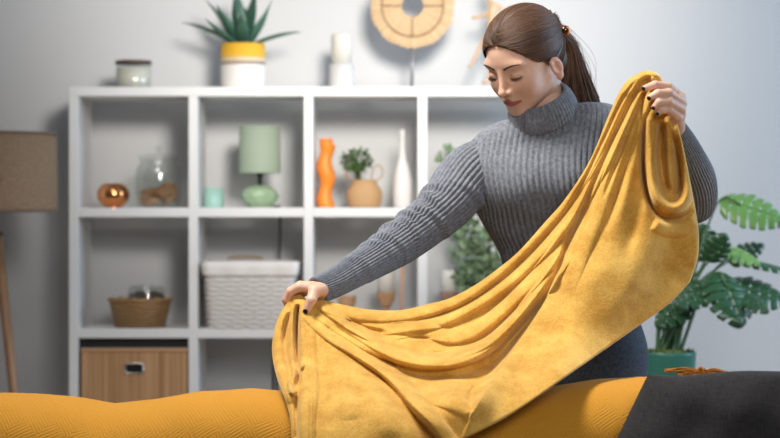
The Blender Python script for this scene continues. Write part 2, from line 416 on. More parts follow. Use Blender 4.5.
MB().lathe([(0, 0), (.042, 0), (.042, .006), (0, .006)], 32, (.008, .0, 0)).build('base_plate', m_lightwood, t)

# ------------------------------------------------------------ first row
m_copper = mat('copper', (0.85, 0.36, 0.14), 0.14, 1.0)
t = thing('copper_tealight_holder', (bx(114), YM-.02, R1), 'shiny round copper tealight bowl beside the glass cookie jar', 'candle holder')
r = m_(16.2)
pr = [(0, 0), (r*.55, 0)]+[(r*math.cos(a), r*.80+r*.86*math.sin(a)) for a in np.linspace(-1.15, .95, 16)]
pr += [(q-.002, z) for q, z in pr[::-1][:-1]]+[(0, .004)]
MB().lathe(pr, 48).build('bowl', m_copper, t)
MB().lathe([(0, .004), (.019, .004), (.019, .017), (0, .017)], 20, (0, 0, .004)).build('tealight', m_waxw, t)

t = thing('glass_cookie_jar', (bx(158.5), YM, R1), 'clear lidded glass jar half filled with brown biscuits', 'jar')
r = m_(23.5)
pr = [(0, 0), (r*.8, 0), (r*.9, .008), (r, .05), (r, .10), (r*.93, .125), (r*.80, .138), (r*.80, .148), (r*.88, .152)]
MB().lathe(pr+[(q-.003, max(z, .004)) for q, z in pr[::-1][:-1]]+[(0, .005)], 40).build('jar', m_glass, t)
lid = MB().lathe([(0, .153), (r*.86, .153), (r*.88, .158), (r*.84, .162), (r*.4, .168), (0, .169)], 36).build('lid', m_glass, t)
MB().lathe([(0, .0), (.010, .0), (.007, .006), (.013, .013), (.011, .02), (0, .024)], 20, (0, 0, .169)).build('knob', m_glass, lid)
m_cork = add_noise(mat('biscuit', (.42, .22, .10), .8), (.30, .14, .06), (.52, .30, .15), 40)
rnd = random.Random(3); m_b = []
for i in range(16):
    rb = .026; a = rnd.uniform(0, 6.28); rad = rnd.uniform(0, r-.036)
    q = MB().lathe([(0, -.0045), (rb*.9, -.0045), (rb, 0), (rb*.9, .0045), (0, .0045)], 18)
    xo = rnd.uniform(-.040, .044); o = q.build('biscuit', m_cork); o.location = (bx(158.5)+xo, YM+rnd.uniform(-.03, .03), R1+.026+(i % 6)*(.0085 if xo > 0 else .0045))
    o.rotation_euler = (rnd.uniform(-1.3, 1.3)*.8, rnd.uniform(-1, 1)*.7, 0)
    tag(o, 'round brown biscuit in the lidded glass jar', 'biscuit', 'biscuits in the glass jar')

t = thing('mint_candle', (bx(214), YM, R1), 'small mint green glass candle left of the table lamp', 'candle')
m_mint = mat('mint_glass', (.36, .58, .50), .4)
r = m_(9.8)
MB().lathe([(0, 0), (r*.97, 0), (r, .003), (r, .062), (r-.003, .062), (r-.003, .05), (0, .05)], 24, wob=lambda q, a, z: q*(1+.02*math.cos(8*a))).build('cup', m_mint, t)
MB().lathe([(0, .0505), (r-.004, .0505), (r-.005, .055), (0, .055)], 24).build('wax', mat('mint_wax', (.55, .74, .68), .6), t)

t = thing('table_lamp', (bx(259.8), YM, R1), 'sage green table lamp with faceted ceramic base and drum shade', 'lamp')
m_sage = mat('sage_ceramic', (.36, .50, .32), .35); m_sagefab = mat('sage_fabric', (.36, .43, .33), .85)
m = MB(); prof = [(.034, 0), (.052, .016), (.061, .038), (.052, .056), (.032, .067), (.012, .071)]
vs = []; fs = []; n = 10
for j, (q, z) in enumerate(prof):
    for i in range(n): a = 2*PI*(i+.5*(j % 2))/n; vs.append((q*math.cos(a), q*math.sin(a), z))
for j in range(len(prof)-1):
    for i in range(n):
        k_ = (i+1) % n
        if j % 2 == 0: fs += [(j*n+i, j*n+k_, (j+1)*n+i), (j*n+k_, (j+1)*n+k_, (j+1)*n+i)]
        else: fs += [(j*n+i, j*n+k_, (j+1)*n+k_), (j*n+i, (j+1)*n+k_, (j+1)*n+i)]
fs.append(tuple(range(n))[::-1]); fs.append(tuple((len(prof)-1)*n+i for i in range(n)))
m.add(vs, fs); m.build('base', m_sage, t, smooth=False, bevel=.001)
MB().lathe([(0, .070), (.006, .070), (.006, .098), (.011, .098), (.011, .135), (0, .135)], 16).build('stem', m_black, t)
r0, z0, z1 = m_(21), .107, m_(207-126)+.002
MB().lathe([(r0, z0), (r0*.97, z1), (r0*.97-.002, z1), (r0-.002, z0), (r0, z0)], 56).build('lamp_shade', m_sagefab, t)
sp_ = MB()
for a in (0.3, 2.4, 4.5): sp_.tube([(0, 0, .13), (r0*.97*math.cos(a), r0*.97*math.sin(a), z1-.01)], .0015, 5)
sp_.build('shade_spider', m_black, t)
cd = MB(); cd.tube(cr([(.04, .045, .004), (.045, .13, .004), (.052, .178, .0), (.053, .185, -.1), (.05, .187, -.25), (.05, .187, -.45)], 30), .0035, 6)
cd.build('power_cord', m_black, t)

m_orange = mat('orange_glaze', (.90, .25, .02), .45)
t = thing('wavy_vase', (bx(326), YM, R1), 'tall wavy bright orange vase on the middle shelf', 'vase')
m = MB(); n = 28; vs = []; fs = []; H = m_(69)
zs = np.linspace(0, 1, 48)
for z in zs:
    cx_ = m_(1.6)*math.sin(z*2*PI*2.1+2.6); rr = m_(7.6)+m_(1.0)*math.sin(z*2*PI*2.1+1.0)
    if z > .93: rr = m_(6.2); cx_ *= .3
    if z > .97: rr = m_(7.0)
    for i in range(n): a = 2*PI*i/n; vs.append((cx_+rr*math.cos(a), rr*math.sin(a), z*H))
rr = m_(5); 
for z in (1.0, .9):
    for i in range(n): a = 2*PI*i/n; vs.append((rr*math.cos(a), rr*math.sin(a), z*H))
for j in range(49):
    for i in range(n): k_ = (i+1) % n; fs.append((j*n+i, j*n+k_, (j+1)*n+k_, (j+1)*n+i))
fs.append(tuple(range(n))[::-1]); fs.append(tuple(49*n+i for i in range(n)))
m.add(vs, fs); m.build('body', m_orange, t)

# belly basket with a small bushy plant
m_wick = mat('wicker', (.62, .38, .18), .75)
v = coords(m_wick, 'Object'); wv = nd(m_wick, 'ShaderNodeTexWave'); wv.bands_direction = 'Z'; wv.inputs['Scale'].default_value = 45; wv.inputs['Distortion'].default_value = 2
lk(m_wick, v, wv.inputs['Vector']); rp = nd(m_wick, 'ShaderNodeValToRGB'); rp.color_ramp.elements[0].color = (.52, .30, .14, 1); rp.color_ramp.elements[1].color = (.70, .45, .22, 1)
lk(m_wick, wv.outputs['Fac'], rp.inputs['Fac']); lk(m_wick, rp.outputs['Color'], bsdf(m_wick).inputs['Base Color'])
bp = nd(m_wick, 'ShaderNodeBump'); bp.inputs['Strength'].default_value = .6; bp.inputs['Distance'].default_value = .003
lk(m_wick, wv.outputs['Fac'], bp.inputs['Height']); lk(m_wick, bp.outputs['Normal'], bsdf(m_wick).inputs['Normal'])
m_green = add_noise(mat('small_leaf', (.10, .20, .05), .5), (.04, .11, .025), (.15, .27, .08), 30)
m_stem = mat('plant_stem', (.12, .16, .05), .6)
t = thing('basket_plant', (bx(364.5), YM, R1), 'small bushy green plant in a round handled wicker belly basket', 'plant')
r = m_(18)
pr = [(0, 0), (r*.80, 0), (r*.92, .01), (r, .04), (r*.96, .055), (r*.72, .072), (r*.68, .086), (r*.64, .086), (r*.66, .072), (r*.5, .07), (0, .07)]
MB().lathe(pr, 44).build('basket', m_wick, t)
for s in (-1, 1):
    hp = [(s*r*.66*1, 0, .084), (s*r*.98, 0, .098), (s*r*.95, 0, .125), (s*r*.66, 0, .132), (s*r*.42, 0, .112), (s*r*.40, 0, .084)]
    MB().tube(cr(hp, 24), .0022, 6).build('handle', mat('basket_handle', (.50, .32, .17), .7) if s < 0 else bpy.data.materials['basket_handle'], t)
def leafcard(mb, p, d, up, L, w):
    d = d.normalized(); s = d.cross(up)
    if s.length < 1e-4: s = Vector((1, 0, 0))
    s.normalize(); n_ = s.cross(d).normalized()
    mb.add([p, p+d*L*.35+s*w+n_*w*.25, p+d*L*.35-n_*w*.1, p+d*L*.35-s*w+n_*w*.25, p+d*L*.75+s*w*.7+n_*w*.15-n_*L*.04, p+d*L*.75-n_*L*.06-n_*w*.1, p+d*L*.75-s*w*.7+n_*w*.15-n_*L*.04, p+d*L-n_*L*.12],
           [(0, 2, 1), (0, 3, 2), (1, 2, 5, 4), (2, 3, 6, 5), (4, 5, 7), (5, 6, 7)])
rv = lambda g: Vector((g.gauss(0, 1), g.gauss(0, 1), g.gauss(0, 1))).normalized()
lf = MB(); st = MB(); g = random.Random(5)
cen = Vector((m_(-7), 0, .145))
for i in range(26):
    q = rv(g); tip = cen+Vector((q.x*.036, q.y*.034, q.z*.026+.004)); st.tube([(m_(-5)+q.x*.004, q.y*.004, .07), cen+Vector((q.x*.012, q.y*.012, -.03)), tip], .0011, 5)
    for j in range(13):
        p = tip+rv(g)*.011; leafcard(lf, p, rv(g)+(p-cen)*30, Vector((0, 0, 1)), .017, .005)
st.build('stems', m_stem, t); lf.build('leaves', m_green, t)

t = thing('bottle_vase', (bx(402.3), YM, R1), 'slender white bottle vase beside the wicker belly basket', 'vase')
H = m_(78)
pr = [(0, 0), (.024, 0), (.028, .006), (.030, .05), (.0285, .09), (.021, .125), (.011, .155), (.0068, .185), (.0062, .215), (.0075, H), (.0045, H), (.0035, .19), (0, .15)]
MB().lathe(pr, 32).build('body', mat('matt_white_ceramic', (.78, .76, .75), .5), t)

# ------------------------------------------------------------ second row
t = thing('wicker_bowl', (bx(140.5), YM-.01, R2), 'shallow brown wicker bowl on the lower left shelf', 'basket')
r = m_(31.5); h = m_(26)
m_wb = m_wick.copy(); m_wb.name = 'brown_wicker'
for n_ in m_wb.node_tree.nodes:
    if n_.type == 'VALTORGB': n_.color_ramp.elements[0].color = (.20, .10, .04, 1); n_.color_ramp.elements[1].color = (.56, .34, .15, 1)
    if n_.type == 'TEX_WAVE': n_.inputs['Scale'].default_value = 30; n_.inputs['Distortion'].default_value = 6
pr = [(0, 0), (r*.80, 0), (r*.97, h), (r*1.0, h+.004), (r*.95, h+.006), (r*.76, .008), (0, .008)]
MB().lathe(pr, 60, wob=lambda q, a, z: q*(1+.012*math.sin(30*a+z*400))).build('bowl', m_wb, t)
rim = [(r*.98*math.cos(a), r*.98*math.sin(a), h+.005+.002*math.sin(14*a)) for a in np.linspace(0, 2*PI, 90)]
MB().tube(rim, .005, 8).build('rim', m_wb, t)
t = thing('small_glass_jar', (bx(147), YM-.01, R2+.009), 'small glass jar of dark contents inside the wicker bowl', 'jar')
MB().lathe([(0, 0), (.055, 0), (.058, .004), (.058, .108), (.05, .12), (.047, .12), (.055, .106), (.055, .006), (0, .006)], 32).build('jar', m_glass, t)
MB().lathe([(0, .0065), (.054, .0065), (.054, .092), (.03, .102), (0, .104)], 24).build('contents', add_noise(mat('dark_contents', (.08, .05, .04), .9), (.04, .03, .025), (.20, .13, .10), 60), t)

# white wicker laundry basket with liner
m_ww = mat('white_wicker', (.72, .69, .66), .75)
v = coords(m_ww, 'Object'); 
bk = nd(m_ww, 'ShaderNodeTexWave'); bk.bands_direction = 'Z'; bk.inputs['Scale'].default_value = 22; bk.inputs['Distortion'].default_value = 0.6; lk(m_ww, v, bk.inputs['Vector'])
rp = nd(m_ww, 'ShaderNodeValToRGB'); rp.color_ramp.elements[0].color = (.50, .46, .43, 1); rp.color_ramp.elements[1].color = (.80, .77, .74, 1); lk(m_ww, bk.outputs['Fac'], rp.inputs['Fac']); lk(m_ww, rp.outputs['Color'], bsdf(m_ww).inputs['Base Color'])
def rbox_ring(hx, hy, rad, n=8):
    pts = []
    for cx_, cy_, a0 in ((hx-rad, hy-rad, 0), (-hx+rad, hy-rad, PI/2), (-hx+rad, -hy+rad, PI), (hx-rad, -hy+rad, 3*PI/2)):
        for i in range(n): a = a0+PI/2*i/(n-1); pts.append((cx_+rad*math.cos(a), cy_+rad*math.sin(a)))
    return pts
def ring_loft(mb, rings, close_bottom=True, close_top=False):
    vs = []; fs = []; n = len(rings[0][0])
    for ring, z in rings: vs += [(x, y, z) for x, y in ring]
    for j in range(len(rings)-1):
        for i in range(n): k_ = (i+1) % n; fs.append((j*n+i, j*n+k_, (j+1)*n+k_, (j+1)*n+i))
    if close_bottom: fs.append(tuple(range(n))[::-1])
    if close_top: fs.append(tuple((len(rings)-1)*n+i for i in range(n)))
    mb.add(vs, fs)
t = thing('white_wicker_basket', (bx(252.5), YM-.005, R2), 'white wicker storage basket with a cream cloth liner', 'basket')
hx0, hx1 = m_(42), m_(46); hh = m_(66)
m = MB(); cxo = 0
M_ = 120
def dense_ring(hx, hy, z, inn=0):
    base = rbox_ring(hx, hy, .02, 10); P_ = np.array(base+[base[0]]); s = np.r_[0, np.cumsum(np.linalg.norm(np.diff(P_, axis=0), axis=1))]
    u = np.linspace(0, s[-1], M_, endpoint=False); x = np.interp(u, s, P_[:, 0]); y = np.interp(u, s, P_[:, 1]); return list(zip(x, y))
rings = []
NZ = 44
for j in range(NZ+1):
    f = j/NZ; z = f*hh*.96; hx = hx0+(hx1-hx0)*f; hy = .115+.008*f
    rg = dense_ring(hx, hy, z); row = int(j//2)
    out = []
    for i, (x, y) in enumerate(rg):
        bump = .0035*math.sin(2*PI*(i/6.0)+PI*row)*(1 if True else 0)+(.002 if j % 2 else -.0015)
        l = math.hypot(x, y); out.append((x*(1+bump/l), y*(1+bump/l)))
    rings.append((out, z))
rings.append((dense_ring(hx1-.006, .117, 0), hh*.96)); rings.append((dense_ring(hx0-.006, .109, 0), .008)); ring_loft(m, rings, True, True)
m.build('basket_body', m_ww, t)
m = MB()
liner = mat('cream_cloth', (.78, .74, .71), .9)
rg = lambda hx, hy, s: [(x*(1+.008*math.sin(i*.9*s)), y*(1+.01*math.sin(i*.7+s))) for i, (x, y) in enumerate(dense_ring(hx, hy, 0))]
ring_loft(m, [(rg(hx1+.004, .127, 1), hh*.80), (rg(hx1+.007, .130, 1), hh*.90), (rg(hx1+.006, .129, 1.1), hh*.985), (rg(hx1-.002, .121, 1.1), hh*1.005), (rg(hx1-.010, .113, 1.1), hh*.99), (rg(hx1-.014, .108, 1), hh*.5), (rg(hx0-.014, .10, 1), hh*.1)], False, True)
m.build('liner', liner, t)
for s in (-1, 1):
    MB().tube(cr([(s*.03-.05, .124, hh*.93), (s*.03-.05, .126, hh*1.03), (s*.03, .128, hh*1.05), (s*.03+.05, .126, hh*1.03), (s*.03+.05, .124, hh*.93)], 20), .006, 8).build('handle', mat('rope_handle', (.38, .29, .22), .8) if s < 0 else bpy.data.materials['rope_handle'], t) if s < 0 else None

# candle holders
m_tw = add_noise(mat('turned_wood', (.50, .28, .14), .5), (.40, .21, .10), (.60, .36, .2), 20, (1, 1, 4))
m_tw2 = add_noise(mat('brown_turned_wood', (.34, .21, .14), .5), (.26, .15, .09), (.42, .27, .19), 20, (1, 1, 4))
def candle_holder(px, topz_px, label, wood, candle_px=None, cupw=9.5):
    z = CAMZ+m_(219-topz_px)-R2
    t = thing('candle_holder', (bx(px), YM, R2), label, 'candle holder')
    c = m_(cupw)
    MB().lathe([(0, 0), (.028, 0), (.030, .006), (.012, .014), (.008, .03), (.008, z*.45), (.013, z*.55), (.011, z-.052), (c*.62, z-.040), (c*.92, z-.022), (c, z-.004), (c*.98, z), (c*.8, z), (c*.78, z-.008), (0, z-.008)], 32).build('holder', wood, t)
    if candle_px:
        zc = CAMZ+m_(219-candle_px)-R2
        MB().lathe([(0, z-.0075), (m_(8.6), z-.0075), (m_(8.6), zc-.004), (m_(8), zc), (m_(4), zc-.003), (0, zc-.003)], 32).build('candle', m_waxw, t)
        MB().tube([(0, 0, zc-.003), (.001, 0, zc+.008)], .0011, 6).build('wick', m_black, t)
    return t
candle_holder(347, 296, 'short empty turned wood candle cup just right of the hand', m_tw)
candle_holder(386, 292, 'pale turned wood holder with white candle under the sleeve', m_tw, 270)
candle_holder(449, 291, 'brown wood holder with white candle beside the trailing ivy', m_tw2, 270, 9)
t = thing('copper_stick_ornament', (bx(402), YM, R2), 'thin pinkish wooden taper standing between the two white candles', 'ornament')
MB().tube([(0, 0, .004), (-.003, 0, .08), (.004, .005, .215)], [.006, .005, .006], 10).build('taper', mat('pink_copper', (.62, .36, .25), .4), t)
MB().lathe([(0, 0), (.022, 0), (.022, .012), (.008, .016), (0, .016)], 24).build('base', mat('grey_stone', (.4, .4, .4), .6), t)

# ivy in a pot on the lower board, reaching up the open right-hand column
m_ivy = add_noise(mat('ivy_leaf', (.15, .25, .12), .5), (.10, .19, .09), (.30, .40, .24), 25)
t = thing('trailing_ivy', (bx(486), YM, R2), 'leafy green ivy in a pale pot in the open right column', 'plant')
MB().lathe([(0, 0), (.045, 0), (.06, .1), (.056, .1), (.052, .09), (0, .09)], 32).build('pot', mat('pale_pot', (.65, .63, .6), .6), t)
st = MB(); lf = MB(); g = random.Random(11)
paths = [[(486, 310), (478, 270), (474, 235), (470, 205)], [(488, 310), (486, 275), (482, 240), (478, 215)], [(486, 310), (495, 280), (498, 250), (500, 225)],
         [(484, 310), (470, 285), (462, 250), (455, 200), (448, 165), (444, 152)], [(484, 310), (474, 292), (466, 280), (463, 270)], [(487, 310), (492, 290), (490, 260), (488, 230)],
         [(485, 310), (468, 260), (460, 210), (452, 175), (449, 155)]]
for pth in paths:
    q = cr([((px-486)*YM/FPX, g.uniform(-.05, .03)*(i > 0), CAMZ+(219-py)*YM/FPX-R2) for i, (px, py) in enumerate(pth)], 40)
    st.tube([tuple(x) for x in q], .0016, 5)
    for i in range(5, 40):
        for _ in range(3):
            d = rv(g); d.z -= .3; p = Vector(q[i]); dv = d.normalized()*g.uniform(.008, .028)
            leafcard(lf, p+dv, d, rv(g), g.uniform(.022, .034), g.uniform(.008, .012))
st.build('stems', m_stem, t); lf.build('leaves', m_ivy, t)

# bamboo storage box, bottom left cell
m_bamboo = mat('bamboo', (.5, .28, .13), .5)
v = coords(m_bamboo, 'Object'); nz = nd(m_bamboo, 'ShaderNodeTexNoise'); nz.inputs['Scale'].default_value = 1; nz.inputs['Detail'].default_value = 2
mp = nd(m_bamboo, 'ShaderNodeMapping'); mp.inputs['Scale'].default_value = (90, 90, 1.5); lk(m_bamboo, v, mp.inputs['Vector']); lk(m_bamboo, mp.outputs[0], nz.inputs['Vector'])
rp = nd(m_bamboo, 'ShaderNodeValToRGB'); rp.color_ramp.elements[0].position = .35; rp.color_ramp.elements[1].position = .65
rp.color_ramp.elements[0].color = (.36, .18, .07, 1); rp.color_ramp.elements[1].color = (.58, .34, .17, 1)
lk(m_bamboo, nz.outputs['Fac'], rp.inputs['Fac']); lk(m_bamboo, rp.outputs['Color'], bsdf(m_bamboo).inputs['Base Color'])
bxw = m_(53, SD); bh = SZ(348.5)-R3
t = thing('bamboo_storage_box', (SX(134), SD+.15, R3), 'bamboo fronted storage box with dark frame in the bottom left cell', 'box')
MB().box(-bxw-.006, bxw+.006, -.134, .115, .001, rows[2]-ft/2-R3-.004).build('body', mat('dark_frame_gap_shade', (.012, .012, .012), .8), t, smooth=False, bevel=.002)  # dark box body, carried up to the board to paint the shaded gap
fr = MB(); fr.box(-bxw, bxw, -.146, -.135, .004, bh-.002)
fr.build('front_panel', m_bamboo, t, smooth=False, bevel=.002)
MB().box(-bxw-.002, bxw+.002, -.150, -.133, bh-.010, bh+.001).build('top_rail', mat('rail_wood', (.52, .31, .17), .5), t, smooth=False, bevel=.002)
h_ = MB(); hz = bh-m_(20, SD); rg = rbox_ring(m_(9, SD), m_(5, SD), m_(3, SD), 6)
h_.tube([(x, -.1475, hz+y) for x, y in rg+[rg[0]]], .003, 8)
h_.build('handle_ring', mat('nickel', (.6, .58, .56), .25, 1.0), t)
h2 = MB(); vs = [(x, -.1475, hz+y) for x, y in rg]+[(x, -.144, hz+y) for x, y in rg]; n = len(rg)
h2.add(vs, [tuple(range(n)), tuple(range(n, 2*n))[::-1]]+[(i, (i+1) % n, n+(i+1) % n, n+i) for i in range(n)])
h2.build('hand_hole_shade', mat('hole_shade_black', (.004, .004, .004), .9), t, smooth=False)  # black plate on the panel, painting the darkness inside a hand hole

# dark speaker-like stand post behind the blanket
t = thing('dark_metal_post', (bx(275, 6.3), 6.3, 0), 'dark slim metal post standing behind the left end of the blanket', 'post')
MB().tube([(-.0, 0, .01), (0, 0, CAMZ-(338-219)*6.3/FPX)], .010, 12).build('post', m_black, t)
MB().lathe([(0, 0), (.09, 0), (.09, .01), (.02, .014), (0, .014)], 32).build('base', m_black, t)

# ------------------------------------------------------------ monstera
MD = 5.9
def MP(px, py, dy=0): return Vector(((px-668)*MD/FPX, dy, CAMZ+(219-py)*MD/FPX-(CAMZ-(219-0)*0)))
zpot = CAMZ-(380-219)*MD/FPX
mx = (668-390)*MD/FPX
potb = zpot-.12
st_ = thing('plant_stand', (mx, MD, 0), 'round low plant stand hidden behind the sofa under the monstera', 'stand')
MB().lathe([(0, potb-.02), (.16, potb-.02), (.16, potb), (0, potb)], 32).build('top', m_white, st_, bevel=.003)
for a in (0.4, 2.5, 4.6): MB().tube([(.12*math.cos(a), .12*math.sin(a), potb-.02), (.15*math.cos(a), .15*math.sin(a), 0)], .012, 10).build('leg', m_white, st_)
t = thing('potted_monstera', (mx, MD, potb), 'large split-leaf monstera in a dark green pot at the right', 'plant')
r = 28*MD/FPX; pz = CAMZ-(351.5-219)*MD/FPX-potb
MB().lathe([(0, 0), (r*.82, 0), (r, pz-.008), (r*1.01, pz), (r*.95, pz), (r*.93, pz-.02), (0, pz-.02)], 48).build('pot', mat('green_pot', (.03, .16, .12), .4), t)
g = random.Random(2); ms = MB(); ms.lathe([(0, pz+.008), (r*.5, pz+.004), (r*.9, pz-.012), (r*.925, pz-.019), (0, pz-.019)], 32, wob=lambda q, a, z: q*(1+.02*math.sin(9*a)))
for i in range(220):
    a = g.uniform(0, 6.28); q = r*.9*math.sqrt(g.random()); leafcard(ms, Vector((q*math.cos(a), q*math.sin(a), pz-.004)), rv(g)+Vector((0, 0, .8)), rv(g), .014, .004)
ms.build('moss', add_noise(mat('moss', (.10, .14, .03), .95), (.05, .08, .015), (.17, .2, .05), 60), t)
m_mon = add_noise(mat('monstera_leaf', (.03, .10, .04), .3), (.012, .055, .022), (.028, .10, .034), 6)
m_monl = add_noise(mat('young_monstera_leaf', (.14, .30, .07), .35), (.09, .23, .05), (.19, .37, .09), 6)
m_pet = mat('petiole', (.05, .13, .05), .5)
def monstera(mb, base, tip, normal, W, slits=6, seed=0):
    """one leaf: heart-shaped blade, real slits cut from the margin toward the midrib"""
    g = random.Random(seed); ax = (tip-base); L = ax.length; ax.normalize(); sd = ax.cross(normal).normalized(); nn = sd.cross(ax).normalized()
    def halfw(s):
        return W*(max(0, math.sin(PI*min(1, (s+.10)/1.10)**.80))**.72)*(1 if s < .93 else 1)
    for side in (-1, 1):
        K = slits+1; prev = None
        for kx in range(K):
            s0 = kx/K; s1 = (kx+1)/K; gap = .10/K*(1 if kx else 0)
            a0 = s0+gap; a1 = s1-.13/K*(1 if kx < K-1 else 0)
            nU = 5; nV = 8; vs = []
            cut = .58+.15*g.random()
            for vI in range(nV+1):
                f = vI/nV
                for uI in range(nU+1):
                    w0, w1 = (s0, s1) if f < cut*.9 else (a0+(.5/K)*max(0, f-cut)*.35*(kx > 0), a1)
                    e = w0+(w1-w0)*uI/nU
                    sweep = (.16+.10*e)*f*(1-e*.5)
                    s = e+sweep-.10*f
                    rnd_ = 1-.10*max(0, f-.7)*(abs(uI-nU/2)/(nU/2))**2*2
                    y = halfw(e)*f*rnd_*(1-.05*(kx % 2))
                    bend = -.18*L*(s**2)*.6-.22*W*f*f+.03*W*math.sin(f*PI)
                    vs.append(base+ax*(L*min(s, 1.02+.0*f))*(1-.06*s*s)+sd*side*y+nn*bend)
            fs = []
            for vI in range(nV):
                hole = (0 < kx < K-1 and vI == 1)
                for uI in range(nU):
                    if hole and uI in (0,) and g.random() < .9: continue
                    q = (vI*(nU+1)+uI, vI*(nU+1)+uI+1, (vI+1)*(nU+1)+uI+1, (vI+1)*(nU+1)+uI)
                    fs.append(q if side > 0 else q[::-1])
            mb.add(vs, fs)
C0 = Vector((0, 0, pz-.01))
def L_(px, py, dy): return Vector(((px-668)*(MD+dy)/FPX, dy, CAMZ+(219-py)*(MD+dy)/FPX-potb))
leaves = [ # base px,py,dy  tip px,py,dy  normal  width(px)  light?
    ((722, 200, .05), (790, 216, .0), (0.05, -.75, .65), 22, 1, 7),
    ((716, 246, .0), (762, 258, -.04), (0.1, -.45, .9), 16, 1, 6),
    ((730, 258, .04), (800, 266, 0), (0, -.25, .95), 13, 0, 7),
    ((712, 280, -.02), (670, 300, -.14), (-.2, -.65, .7), 22, 0, 6),
    ((716, 272, -.05), (738, 322, -.16), (.35, -.85, .45), 26, 0, 6),
    ((716, 284, .0), (790, 292, -.05), (.1, -.6, .8), 27, 0, 7),
    ((700, 262, .06), (704, 222, .05), (-.3, -.9, .1), 20, 0, 6),
    ((706, 262, -.05), (722, 236, -.1), (.3, -.9, .3), 14, 0, 5),
    ((694, 276, .05), (664, 262, .05), (-.2, -.8, .5), 20, 0, 6),
    ((734, 262, .15), (772, 240, .15), (0, -.8, .6), 12, 0, 6),
    ((690, 300, .0), (652, 322, -.08), (-.1, -.6, .7), 16, 0, 5),
    ((728, 292, -.05), (762, 306, -.15), (.2, -.7, .6), 15, 0, 6),
]
for i, (b, tp, nr, w, li, sl) in enumerate(leaves):
    mb = MB(); B_, T_ = L_(*b), L_(*tp)
    monstera(mb, B_, T_, Vector(nr), 1.12*w*MD/FPX, max(4, sl-1), i)
    lf = mb.build('leaf', m_monl if li else m_mon, t)
    so = lf.modifiers.new('thick', 'SOLIDIFY'); so.thickness = .0012
    if li: lf['label'] = 'young light green leaf'
    a = random.Random(i).uniform(0, 6.28); s0 = C0+Vector((.03*math.cos(a), .03*math.sin(a), 0))
    mid = (s0+B_)/2+Vector((-.02 if B_.x < .05 else .0, 0, .05))
    MB().tube([tuple(q) for q in cr([s0, mid, B_, B_+(T_-B_)*.3], 24)], [.0055-.003*j/23 for j in range(24)], 8).build('petiole', m_pet, t)
g = random.Random(21)
for i in range(9):
    a = g.uniform(0, 6.28); s0 = C0+Vector((.03*math.cos(a), .03*math.sin(a), 0)); e_ = L_(g.uniform(660, 735), g.uniform(262, 300), g.uniform(-.05, .1))
    MB().tube([tuple(q) for q in cr([s0, (s0+e_)/2+Vector((-.01, 0, .03)), e_], 16)], [.005-.0025*j/15 for j in range(16)], 8).build('petiole', m_pet, t)
# ------------------------------------------------------------ sofa with its throw and charcoal cushion
SY0, SY1 = 4.15, 4.44                                   # front and back faces of the backrest
m_sofa = add_noise(mat('sofa_fabric', (.16, .15, .15), .9), (.13, .12, .12), (.19, .18, .18), 90)
sf = thing('sofa', (0.3, 3.95, 0), 'sofa under the mustard throw, its backrest seen along the bottom', 'sofa')
def sbox(name, b, bev=.03):
    m = MB().box(b[0]-.3, b[1]-.3, b[2]-3.95, b[3]-3.95, b[4], b[5]); o = m.build(name, m_sofa if name != 'leg' else m_darkwood, sf, bevel=bev, seg=4); return o
sbox('frame', (-.95, 1.55, 3.42, 4.42, .12, .30))
sbox('seat_cushion', (-.80, .30, 3.38, 4.14, .301, .45), .05); sbox('seat_cushion', (.302, 1.40, 3.38, 4.14, .301, .45), .05)
sbox('armrest', (-.96, -.81, 3.40, 4.40, .13, .60), .04); sbox('armrest', (1.41, 1.56, 3.40, 4.40, .13, .60), .04)
for x in (-.9, 1.42):
    for y in (3.46, 4.32): sbox('leg', (x, x+.05, y, y+.05, 0, .125), .006)

# height of the backrest's crest along x, from a few levels
def crest(x):
    px = 390+x*FPX/4.29
    return np.interp(px, [-80, 0, 40, 80, 112, 150, 200, 250, 300, 480, 560, 600, 640, 700, 780, 900], [391, 392, 394, 398, 402.5, 399, 391, 388.5, 392, 392, 385, 379.5, 376, 377, 379, 380])
def crest_z(x): 
    return CAMZ-(crest(x)-219)*4.29/FPX-.019
def back_profile(x, off, nv=56, zbot=.46):
    """profile of the padded backrest from front-bottom over the crest to the back, offset outward"""
    zt = crest_z(x)+off; r = .085+off; pts = []; y0 = SY0-off; y1 = SY1+off; cy0 = y0+r*1.25; cy1 = y1-r*1.25
    for z in np.linspace(zbot, zt-r, nv//3, endpoint=False): pts.append((y0-.0, z))
    for a in np.linspace(0, PI/2, nv//3): pts.append((cy0-r*1.25*math.cos(a), zt-r+r*math.sin(a)))
    for a in np.linspace(0, PI/2, nv//3)[0:]: pts.append((cy1+r*1.25*math.sin(a), zt-r+r*math.cos(a)))
    for z in np.linspace(zt-r, zbot, 8)[1:]: pts.append((y1, z))
    return pts
def drape(x0, x1, off, nx, zbot, wob=0):
    xs = np.linspace(x0, x1, nx); V = []; UV = []
    for x in xs:
        pr = np.array(back_profile(x, off, zbot=zbot)); s = np.r_[0, np.cumsum(np.linalg.norm(np.diff(pr, axis=0), axis=1))]
        s = s-s[19]
        for (y, z), q in zip(pr, s):
            w = wob*(math.sin(x*17+z*9)*.5+math.sin(x*31-z*23+1)*.3+math.sin(x*55+y*40)*.2+1.0)
            V.append((x, y-w, z+w*.6)); UV.append((x, q))
    n = len(pr); i, j = np.meshgrid(np.arange(nx-1), np.arange(n-1), indexing='ij'); a = (i*n+j).ravel()
    return np.array(V), np.stack([a, a+n, a+n+1, a+1], 1), np.array(UV)
V, F, UV = drape(-.80, 1.40, 0.0, 60, .32)
n = len(V)//60
me = np_mesh('backrest', V-np.array([.3, 3.95, 0]), F)
bm = bmesh.new(); bm.from_mesh(me); bmesh.ops.holes_fill(bm, edges=bm.edges, sides=0); bm.to_mesh(me); bm.free()
link('backrest', me, m_sofa, sf)

